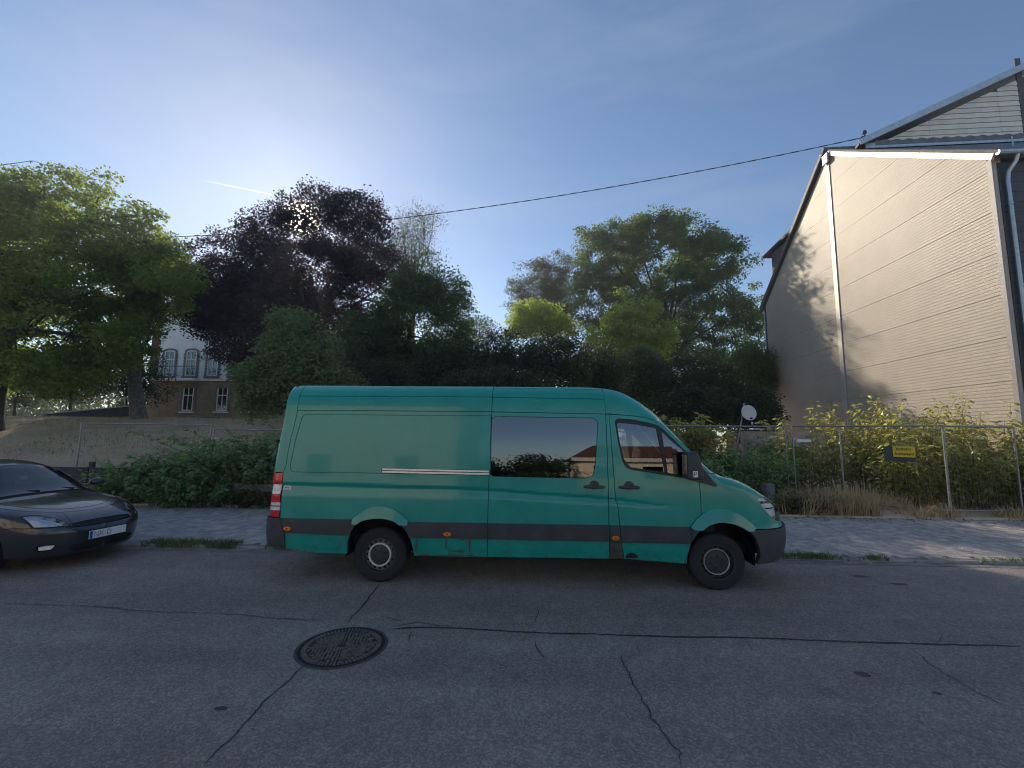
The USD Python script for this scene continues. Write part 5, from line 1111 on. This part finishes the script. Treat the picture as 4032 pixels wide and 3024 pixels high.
# bramble bank between car and van
for k, (x, y, rx, ry, n, h0, h1) in enumerate([(-8.7, 11.2, 1.0, .6, 190, 1.0, 1.6), (-7.3, 11.5, 1.1, .8, 260, 1.4, 2.2), (-6.1, 11.5, 1.1, .65, 220, 1.2, 1.85), (-5.0, 11.6, 1.0, .6, 200, 1.2, 1.8), (-4.0, 11.5, .8, .7, 130, 1.2, 1.9), (-9.8, 10.6, .7, .3, 120, .7, 1.2), (-8.1, 10.45, 1.0, .3, 190, .6, 1.0), (-6.6, 10.42, .8, .2, 60, .25, .5), (-5.1, 10.42, .8, .2, 60, .25, .55)]):
    lab = ['bramble bush beside the dark plank barrier', 'tallest bramble bush, growing through the left fence panel', 'bramble bush under the joint of the two left fence panels', 'bramble bush left of the van tail lamp', 'bramble bush partly hidden by the rear of the van',
           'low bramble behind the car bonnet', 'bramble spilling over the low wall by the car', 'low bramble below the exposed low wall', 'low dry bramble by the van rear bumper'][k]
    stem_bush('bramble', lab, 'shrub', x, y, rx, ry, n, h0, h1, .11, LM['bush' if k < 7 else 'weed'], 80+k, lean=.4, per=.024, width=.62)
# green weeds between the van nose and the gate
for k, (x, y, rx, ry, n, h0, h1, lf, mt) in enumerate([(4.7, 12.3, .7, .5, 100, .8, 1.35, .12, 'bush'), (6.0, 12.6, .8, .6, 120, 1.1, 1.8, .12, 'bush'), (7.0, 13.4, .7, .7, 90, .9, 1.4, .12, 'bush'), (5.2, 11.2, .6, .4, 90, .5, .9, .10, 'weed'), (6.6, 10.75, .6, .3, 80, .3, .7, .10, 'weed'), (3.3, 12.2, .8, .6, 100, 1.0, 1.5, .12, 'bush'), (8.2, 15.2, .9, .8, 110, 1.2, 2.0, .13, 'bush'), (5.7, 10.6, .5, .22, 60, .3, .6, .09, 'weed')]):
    lab = ['green weeds behind the bonnet of the van', 'green weeds in front of the weathered box', 'green weeds behind the fence gate posts', 'low weeds by the grey concrete block', 'brown green weeds at the foot of the fence posts', 'green weeds behind the van windscreen', 'green weeds behind the gate with the white plate', 'creeping weeds at the pavement edge by the headlight'][k]
    stem_bush('weeds', lab, 'weeds', x, y, rx, ry, n, h0, h1, lf, LM[mt], 100+k, lean=.3, per=.026, width=.5)
# tall large-leaved plants behind the fence
for k, (u, top, Y) in enumerate([(1425, 868, 14.5), (1470, 872, 14.5), (1505, 890, 14.2), (1447, 893, 14.0), (1530, 905, 14.6)]):
    c = at_y(u*1.8228, top*1.8228, Y); z0 = gz_(c[0], Y)
    lab = ['pale tall large leaved plant behind the windscreen, leftmost of five', 'bright tall large leaved plant, tallest next to the leftmost', 'large leaved plant in the middle of the row of five', 'shorter large leaved plant between the two tallest', 'rightmost large leaved plant, above the red container'][k]
    stem_bush('tall_plant', lab, 'plant', c[0], Y, .22, .2, 9, c[2]-z0-.25, c[2]-z0+.05, .24, LM['shoot'], 120+k, lean=.08, per=.075, width=.55, droop=.35, taper=False)
# grasses
def blades(cx0, cx1, cy0, cy1, n, h0, h1, seed, w=.007, zf=None, lean=.35, dens=None):
    rng = np.random.default_rng(seed); x, y = rng.uniform(cx0, cx1, n), rng.uniform(cy0, cy1, n)
    if dens is not None:
        k = dens(x, y) > rng.random(n); x, y = x[k], y[k]; n = len(x)
    z = zf(x, y) if zf else np.where(y > BACK, ground_z(x, y), pave_z(y))
    h = rng.uniform(h0, h1, n); a = rng.uniform(0, np.pi*2, n); l = rng.normal(0, lean, (n, 2))*h[:, None]; s = np.c_[np.cos(a), np.sin(a)]*w
    b0 = np.c_[x-s[:, 0], y-s[:, 1], z-.01]; b1 = np.c_[x+s[:, 0], y+s[:, 1], z-.01]; mm = np.c_[x+l[:, 0]*.4, y+l[:, 1]*.4, z+h*.6]; tp = np.c_[x+l[:, 0], y+l[:, 1], z+h]
    ml, mr = mm-np.c_[s*.7, 0*x], mm+np.c_[s*.7, 0*x]
    V = np.stack([b0, b1, ml, mr, tp], 1).reshape(-1, 3); k = np.arange(n)[:, None]*5
    return trimesh.Trimesh(V, np.vstack([k+[0, 1, 3], k+[0, 3, 2], k+[2, 3, 4]]), process=False)
nz = lambda s, sc=1.3: (lambda x, y: np.clip((meshkit.fbm(np.stack([x*sc, y*sc, 0*x+s], -1), 3, s)-.38)*4.5, 0, 1))
obj('dry_grass', [blades(5.7, 7.9, 10.35, 11.5, 5200, .12, .62, 1, dens=nz(14, 2.2)), blades(7.4, 13.0, 10.33, 10.9, 4200, .05, .3, 2, dens=nz(4)), blades(6.5, 9.3, 11.2, 12.6, 2400, .1, .45, 3), blades(-5.9, -4.2, 10.4, 10.9, 1500, .3, .9, 4, lean=.5)], LM['straw'], kind='stuff', label='dry yellow grass along the back of the pavement')
obj('kerb_grass', [blades(-6.4, -3.0, KERB-.06, KERB+.22, 2600, .03, .13, 5, zf=lambda x, y: 0*x+.03, lean=.7, dens=nz(5, 2.2)), blades(3.2, 5.6, KERB-.03, KERB+.16, 1300, .03, .10, 6, zf=lambda x, y: 0*x+.04, lean=.7, dens=nz(6, 2.0)), blades(7.0, 8.0, KERB, KERB+.14, 180, .02, .07, 7, zf=lambda x, y: 0*x+.04, lean=.7)], LM['grass'], kind='stuff', label='green grass tufts growing along the kerb')
lx0, lx1 = -34, 2
obj('lawn_grass', [blades(lx0, lx1, 11.0, 26.0, 26000, .03, .11, 8, w=.012, dens=nz(9, .6))], LM['straw'], kind='stuff', label='dry yellow lawn grass on the slope')
obj('lawn_tufts', [blades(lx0, lx1, 11.0, 26.0, 14000, .04, .14, 10, w=.012, dens=lambda x, y: np.clip((meshkit.fbm(np.stack([x*.45, y*.9, 0*x+3], -1), 3, 12)-.56)*6, 0, 1))], LM['grass'], kind='stuff', label='green tufts in the dry lawn')
# litter of fallen leaves along the pavement edge
rngl = np.random.default_rng(4); lc = np.c_[rngl.uniform(-9, 13, 420), BACK-np.abs(rngl.normal(0, .22, 420)), np.zeros(420)]; lc = lc[(lc[:, 0] < -3.5) | (lc[:, 0] > 3.5)]; lc[:, 2] = pave_z(lc[:, 1])+.012
obj('leaf_litter', leaves(lc, .06, 9, droop=0, up=6), plain('dead_leaf', (.16, .10, .05), .9, .4, 8), kind='stuff', label='fallen brown leaves along the back edge of the pavement')

# ------------------------------------------------------------------ fences
galv = plain('galvanised_tube', (.27, .275, .28), .48, .2, 6.0, metallic=.7)
def fence(label, p0, p1, h, group=None, z0=None, mid=False, tilt0=0.0, tilt1=0.0, rows=12, rail_bottom=True, name='fence_panel'):
    p0, p1 = np.array(p0, float), np.array(p1, float); L = np.linalg.norm(p1-p0); d = (p1-p0)/L
    a, b = (gz_(*p0) if z0 is None else z0), (gz_(*p1) if z0 is None else z0)
    t = thing(name, label, 'fence', (p0[0], p0[1], a), group=group)
    o = np.array([p0[0], p0[1], a])
    def P(s, z): return np.array([d[0]*s, d[1]*s, (b-a)*s/L+z])
    r = .021
    obj('post', tube([P(0, -.1), P(tilt0, h)], r, 8), galv, t, True); obj('post', tube([P(L, -.1), P(L+tilt1, h)], r, 8), galv, t, True)
    obj('top_rail', tube([P(tilt0+.02, h-.02), P(L+tilt1-.02, h-.02)], r, 8), galv, t, True)
    if rail_bottom: obj('bottom_rail', tube([P(.02, .12), P(L-.02, .12)], r*.8, 8), galv, t, True)
    if mid: obj('post', tube([P(L*.5, -.05), P(L*.5, h)], r*.9, 8), galv, t, True)
    W = []
    for s in np.arange(.1, L-.05, .1): W.append(tube([P(s, .12), P(s, h-.03)], .0010, 3, cap=False))
    for z in np.linspace(.3, h-.12, rows): W.append(tube([P(.02, z), P(L-.02, z)], .0012, 3, cap=False))
    obj('wire_mesh', W, galv, t)
    return t, o, P
def wp(u, v, Y): q = at_y(u, v, Y); return q
# left: two construction fence panels
fl0, fl1, fl2 = at_y(322, 1664, 11.55), at_y(832, 1675, 11.5), at_y(1350, 1692, 11.5)
t, o, P = fence('left construction fence panel beside the bramble, in front of the dry lawn', fl0[:2], fl1[:2], fl0[2]-.2, z0=.2)
obj('fence_clamp', [cbx(np.linalg.norm((fl1-fl0)[:2])-.05, np.linalg.norm((fl1-fl0)[:2])+.15, -.05, .05, fl0[2]-.2-.42, fl0[2]-.2-.36, .01)], plain('clamp_steel', (.7, .7, .7), .35, .1, metallic=.3), t)
fence('construction fence panel running behind the rear of the van', (fl1[0]+.10, fl1[1]-.03), fl2[:2], fl1[2]-.28, z0=.2)
# right: panel behind the van nose, gate standing ajar, end panel
fr0, fr1 = at_y(2560, 1686, 13.4), at_y(3091, 1679, 12.75)
fence('construction fence panel behind the bonnet of the van', fr0[:2], fr1[:2], 1.98, z0=.25)
gt0, gt1 = at_y(3119, 1679, 12.55), at_y(3712, 1684, 10.35)
t, o, P = fence('open construction fence gate carrying the yellow sign', gt0[:2], gt1[:2], 2.03, z0=.20, mid=False, rows=13)
gd = (gt1-gt0)[:2]; gL = np.linalg.norm(gd); gd = gd/gL; ang = np.degrees(np.arctan2(gd[1], gd[0])); GZ = .20
d3 = np.array([gd[0], gd[1], 0]); nrm3 = np.array([gd[1], -gd[0], 0])     # towards the road
k = .36; obj('post', tube([P(gL*k, -.1), P(gL*k, 2.03)], .02, 8), galv, t, True)
ge = at_y(3990, 1697, 10.75)
fence('short fence panel running into the thicket at the right', (gt1[0]+.02, gt1[1]+.03), ge[:2], 2.02, z0=.20, rail_bottom=True)
# yellow sign on the gate
def on_gate(u, v):
    dd = ray(u, v); g0 = np.array([gt0[0], gt0[1], 0]); tt = (nrm3@(g0-EYE))/(nrm3@dd); return EYE+dd*tt
sc = on_gate(3560, 1779); yel = plain('sign_yellow', (.70, .46, .02), .5, .08); ink = plain('sign_ink', (.02, .018, .015), .6, .1)
sg = thing('sign', 'yellow rectangular sign with black lettering on the fence gate', 'sign', sc+nrm3*.03, ang)
obj('plate', T(extr(sbox(-.20, -.125, .20, .125).buffer(-.02).buffer(.02), .004), (0, 0, 0), rx=np.pi/2), yel, sg)
tl = [('Einfahrt', .055, .035), ('freihalten!', .055, -.075)]
for txt, hgt, zz_ in tl:
    mt = meshkit.text_mesh(txt, hgt, .0015, True); w = mt.bounds[1][0]-mt.bounds[0][0]; sc_ = min(1, .34/w); mt.apply_scale([sc_, 1, 1])
    mt.apply_translation([-(mt.bounds[0][0]+mt.bounds[1][0])/2, 0, 0]); obj('lettering', T(mt, (0, -.0045, zz_), rx=np.pi/2), ink, sg)
bk = thing('backing_board', 'dark grey board hanging behind the yellow sign', 'board', sc+nrm3*.008+np.array([0, 0, -.04])-d3*.10, ang)
obj('board', bx(-.27, .30, -.006, .006, -.19, .16), plain('board_grey', (.07, .07, .075), .8, .2), bk)
pc = on_gate(3166, 1735); pl = thing('plate', 'small blank white plate wired to the fence gate', 'sign', pc+nrm3*.02, ang); obj('panel', cbx(-.17, .17, -.004, .004, -.035, .035, .004), plain('plate_white', (.75, .77, .8), .5, .05), pl)

# ------------------------------------------------------------------ things behind the fence
wood_old = plain('weathered_wood', (.42, .36, .28), .9, .3, 3.0, bump=.4, bscale=30, col2=(.24, .20, .15))
bY = 16.5; q0, q1 = at_y(2915, 1693, bY), at_y(3056, 1693, bY); zb_ = gz_((q0[0]+q1[0])/2, bY)
bxw = q1[0]-q0[0]; wb = thing('weathered_box', 'weathered wooden box with a flat lid below the satellite dish', 'box', ((q0[0]+q1[0])/2, bY, zb_)); bh = q0[2]-zb_
n = 11
for k in range(n): obj('board', bx(-bxw/2+k*bxw/n+.004, -bxw/2+(k+1)*bxw/n-.004, 0, .02, .02, bh-.04+(.004 if k % 2 else 0)), wood_old, wb)
obj('body', bx(-bxw/2+.01, bxw/2-.01, .022, 1.2, 0, bh-.05), plain('box_dark', (.05, .045, .04), .9), wb)
obj('lid', cbx(-bxw/2-.04, bxw/2+.04, -.04, 1.25, bh-.036, bh+.02, .01), plain('box_lid', (.06, .055, .05), .8, .3), wb)
lt = wb; topz_ = zb_+bh+.022
for nm, lab, u, w, h, mt in (('white_slab', 'flat white slab lying on the weathered box', 2972, .30, .05, plain('slab_white', (.6, .62, .64), .6)), ('blue_crate', 'low blue crate on the weathered box, by the clad house', 3028, .30, .11, plain('crate_blue', (.03, .06, .22), .5))):
    c = at_y(u, 1680, bY+.4); o_ = thing(nm, lab, nm.split('_')[1], (c[0], bY+.4, topz_)); obj('body', cbx(-w/2, w/2, -.15, .15, 0, h, .01), mt, o_)
    if nm == 'blue_crate':
        obj('rim', [bx(-w/2-.01, w/2+.01, -.165, -.152, h-.03, h), bx(-w/2-.01, w/2+.01, .152, .165, h-.03, h)], mt, o_)
    else: obj('edge', bx(-w/2, w/2, -.158, -.151, .005, h-.005), mt, o_)
# satellite dish on a leaning pole
dY = 16.0; dc = at_y(2946, 1626, dY); pb, pt_ = at_y(2903, 1752, dY+.15), at_y(2931, 1588, dY+.15); zg = gz_(pb[0], dY)
ds = thing('satellite_dish', 'round pale grey satellite dish on a leaning pole', 'satellite dish', (pb[0], dY, zg)); off0 = np.array([pb[0], dY, zg])
dishm = plain('dish_grey', (.50, .51, .53), .55, .06, 3.0)
R = 30.5/FPX*((dc-EYE)@FW); prof = [(0, .0)]+[(R*k/10, .16*R*(k/10)**2) for k in range(1, 11)]+[(R*1.01, .17*R), (R, .19*R)]+[(R*k/10, .16*R*(k/10)**2+.02) for k in range(9, -1, -1)]
dm = lathe(prof, 'z', 48); dm.apply_transform(trimesh.transformations.rotation_matrix(np.radians(80), [1, 0, 0])); dm.apply_transform(trimesh.transformations.rotation_matrix(np.radians(6), [0, 0, 1])); 
obj('reflector', T(dm, dc-off0), dishm, ds, 40)
pd = (pt_-pb); obj('pole', tube([pb-pd*.55-off0, pt_-off0], .028, 8), galv, ds, True)
arm0 = dc-off0+[-.02, -.03, -R*.95]; arm1 = dc-off0+[-.10, -.42, -R*.72]
obj('feed_arm', tube([arm0+[.1, 0, -.12], arm0+[.03, -.1, -.05], arm1], .012, 6), galv, ds, True); obj('feed_horn', [T(lathe([(0, -.06), (.026, -.06), (.03, .0), (.03, .05), (0, .05)], 'y', 12), arm1+[0, .02, .0])], P_cable, ds, 30)
obj('lnb', cbx(arm1[0]+.01, arm1[0]+.06, arm1[1]+.02, arm1[1]+.08, arm1[2]-.22, arm1[2]-.13, .008), dishm, ds)
obj('dish_bracket', tube([dc-off0+[0, .05, 0], (pb+pt_)/2+pd*.25-off0], .02, 6), galv, ds)
# red container with a striped reflector plate, half hidden in the weeds
rY = 15.2; r0, r1 = at_y(2650, 1706, rY), at_y(2817, 1706, rY); rz = gz_(r0[0], rY); redm = plain('red_paint', (.42, .055, .025), .55, .25, 5.0, col2=(.22, .05, .03))
rc = thing('red_container', 'rusty red metal container half hidden by weeds behind the bonnet', 'container', (r1[0], rY, rz)); rh = r0[2]-rz; rw = 2.2
obj('body', cbx(-rw, 0, 0, 1.4, .12, rh, .02), redm, rc)
for k in range(8): obj('rib', cbx(-rw+.12+k*.28, -rw+.2+k*.28, -.04, -.001, .15, rh-.08, .01), redm, rc)
obj('top_edge', cbx(-rw-.03, .03, -.05, .04, rh-.06, rh+.02, .01), redm, rc)
wr = [plain('stripe_white', (.7, .7, .7), .5), plain('stripe_red', (.5, .03, .03), .5)]
z = rh-.28
for k in range(6): obj('warning_stripe', bx(-.16, -.02, -.052, -.046, z-(k+1)*.11, z-k*.11-.002), wr[k % 2], rc)
# grey concrete block by the headlight
cb = at_y(3026, 1918, 10.62); blk = thing('concrete_block', 'grey concrete block standing in the weeds by the van nose', 'concrete block', (cb[0], 10.62, float(ground_z(np.array([cb[0]]), np.array([10.62]))[0])), 8)
obj('block', cbx(-.10, .10, -.09, .09, 0, cb[2]-.1, .015), plain('concrete', (.14, .14, .145), .9, .3, 8, bump=.4), blk); obj('foot', cbx(-.14, .14, -.12, .12, -.02, .05, .01), '/World/Looks/concrete', blk)
# low wall along the brambles
lw = thing('low_wall', 'low grey concrete wall overgrown by brambles between car and van', 'wall', (0, 10.62, 0))
lwm = plain('old_concrete', (.20, .19, .18), .9, .35, 3.0, bump=.5, bscale=50, col2=(.10, .10, .095))
for k, x in enumerate(np.arange(-9.0, -3.0, 1.0)):
    obj('wall_block', cbx(x+.006, x+.994, 0, .2, .05, .46, .012), lwm, lw); obj('coping_stone', cbx(x+.004, x+.996, -.05, .24, .468, .66+.01*(k % 2), .015), lwm, lw)
# dark plank barrier behind the car
pb_ = thing('plank_barrier', 'dark weathered plank barrier behind the bonnet of the car', 'fence', (0, 10.75, 0)); tarw = plain('dark_plank', (.035, .036, .042), .8, .35, 4.0, bump=.4, bscale=60)
for r_ in range(3):
    for x in (-13.4, -11.0, -9.9): obj('plank', cbx(x+.01, x+(2.38 if x < -12 else (1.08 if x < -10 else .9)), 0, .035, .40+r_*.20, .40+r_*.20+.185, .006), tarw, pb_)
for x in (-13.2, -11.0, -9.9, -9.05): obj('post', cbx(x-.05, x+.05, .037, .137, 0, 1.12, .008), tarw, pb_)
# ramp wall with posts behind the lawn
rampm = plain('ramp_dark', (.045, .045, .045), .9, .3, 3); copm = plain('ramp_coping', (.34, .32, .29), .9, .2, 4)
ra, rb = at_y(170, 1628, 27.5), at_y(560, 1591, 27.5); rw_ = thing('ramp_wall', 'dark sloping ramp wall with pale coping left of the villa', 'wall', (ra[0], 27.5, 0))
nseg = 8; sl = (rb[2]-ra[2])/(rb[0]-ra[0]); LX = rb[0]-ra[0]
for k in range(nseg):
    x0_, x1_ = k*LX/nseg, (k+1)*LX/nseg; zt0, zt1 = ra[2]+sl*x0_, ra[2]+sl*x1_
    obj('wall_section', trimesh.convex.convex_hull(np.array([(x, y, z) for x, zt in ((x0_+.004, zt0), (x1_-.004, zt1)) for y in (.02, .3) for z in (1.6, zt-.08)])), rampm, rw_)
    obj('coping', trimesh.convex.convex_hull(np.array([(x, y, z) for x, zt in ((x0_+.004, zt0), (x1_-.004, zt1)) for y in (-.04, .36) for z in (zt-.076, zt)])), copm, rw_)
for u in (228, 250, 340, 416, 482): 
    c = at_y(u, 1600, 27.5); x = c[0]-ra[0]; obj('rail_post', tube([(x, .16, ra[2]+sl*x-.02), (x, .16, ra[2]+sl*x+.62)], .035, 6), galv, rw_, True)
obj('handrail', tube([(.8, .16, ra[2]+sl*.8+.58), (LX-.6, .16, ra[2]+sl*(LX-.6)+.58)], .018, 6), galv, rw_, True)
ea, eb = at_y(-60, 1676, 25), at_y(145, 1650, 25); ew = thing('edging_wall', 'short low wall with pale coping at the left edge of the lawn', 'wall', (ea[0], 25, 0))
obj('wall_section', trimesh.convex.convex_hull(np.array([(x, y, z) for x, zt in ((0, ea[2]), (eb[0]-ea[0], eb[2])) for y in (.02, .3) for z in (1.2, zt-.08)])), rampm, ew)
obj('coping', trimesh.convex.convex_hull(np.array([(x, y, z) for x, zt in ((0, ea[2]), (eb[0]-ea[0], eb[2])) for y in (-.04, .36) for z in (zt-.076, zt)])), copm, ew)
# houses on the other side of the street, behind the camera: they show as reflections in the van
cream = plain('cream_render', (.74, .66, .52), .85, .05, 1.0); white_r = plain('white_render', (.78, .75, .70), .85, .05, 1.0); tile_m = plain('roof_tile', (.14, .06, .04), .8)
for k, (x, w, h, mt, lab) in enumerate([(-12.2, 8.8, 8.5, cream, 'cream rendered house across the street, reflected in the rear side of the van'), (-23, 10, 9.5, white_r, 'white rendered house across the street, next to the cream house'), (-35, 11, 8.5, cream, 'outermost cream house across the street on the left'),
                                       (13, 10, 9, white_r, 'white rendered house across the street on the right'), (24, 10, 8.5, cream, 'outermost cream house across the street on the right')]):
    opp = thing('opposite_house', lab, 'house', (x, -9.3, 0))
    obj('wall', bx(0, w, -9, 0, 0, h), mt, opp); obj('roof', trimesh.convex.convex_hull(np.array([(-.5, .5, h), (w+.5, .5, h), (-.5, -9.5, h), (w+.5, -9.5, h), (-.5, -4.5, h+3.5), (w+.5, -4.5, h+3.5)])), tile_m, opp)
    for j in range(int(w/4.2)): obj('window', bx(1.6+j*4.2, 2.7+j*4.2, .002, .04, 1.0, 2.5), vglass, opp)
opp2 = thing('opposite_bungalow', 'low brown roofed bungalow with a white fascia across the street', 'house', (3.0, -16, 0))
obj('wall', bx(0, 9, -7, 0, 0, 2.6), cream, opp2); obj('fascia', bx(-.4, 9.4, .3, .36, 2.55, 2.9), wpaint, opp2); obj('roof', trimesh.convex.convex_hull(np.array([(-.4, .3, 2.7), (9.4, .3, 2.7), (-.4, -7.3, 2.7), (9.4, -7.3, 2.7), (1.5, -3.5, 4.6), (7.5, -3.5, 4.6)])), '/World/Looks/roof_tile', opp2)
for x in (1, 4, 7): obj('window', bx(x, x+1.2, .002, .04, .9, 2.1), vglass, opp2)
for k, (x, y, r, h) in enumerate([(-3.0, -15, 1.6, 2.4), (0.6, -15, 1.8, 2.8), (14, -16, 2.2, 3.5), (18, -15, 2.5, 4.0), (-18, -14, 2.4, 5)]):
    lab = ['hedge bush beside the cream house across the street', 'hedge bush left of the bungalow across the street', 'hedge bush right of the bungalow across the street', 'outermost hedge bush across the street', 'tall bush on the far side of the cream house across the street'][k]
    tree('opposite_bush', lab, 'shrub', (x, y, 0), [(np.array([x, y, h*.55]), np.array([r, r, h*.5]))], 80, 60, .2, LM['dark'], 140+k, spread=.6, trunk_r=.1, limbs=3, twigs=False, gap=.3)
# ------------------------------------------------------------------ evening haze: one closed box round everything
hz = usdkit.material(stage, '/World/Looks/haze', {'v': ('principled_volume', {'color': (.92, .94, 1.0), 'density': HAZE, 'anisotropy': .65})}, [], volume='v.volume')
obj('haze', bx(-1000, 1000, -1000, 1300, -1.3, 27), hz, kind='stuff', label='thin bright evening haze')
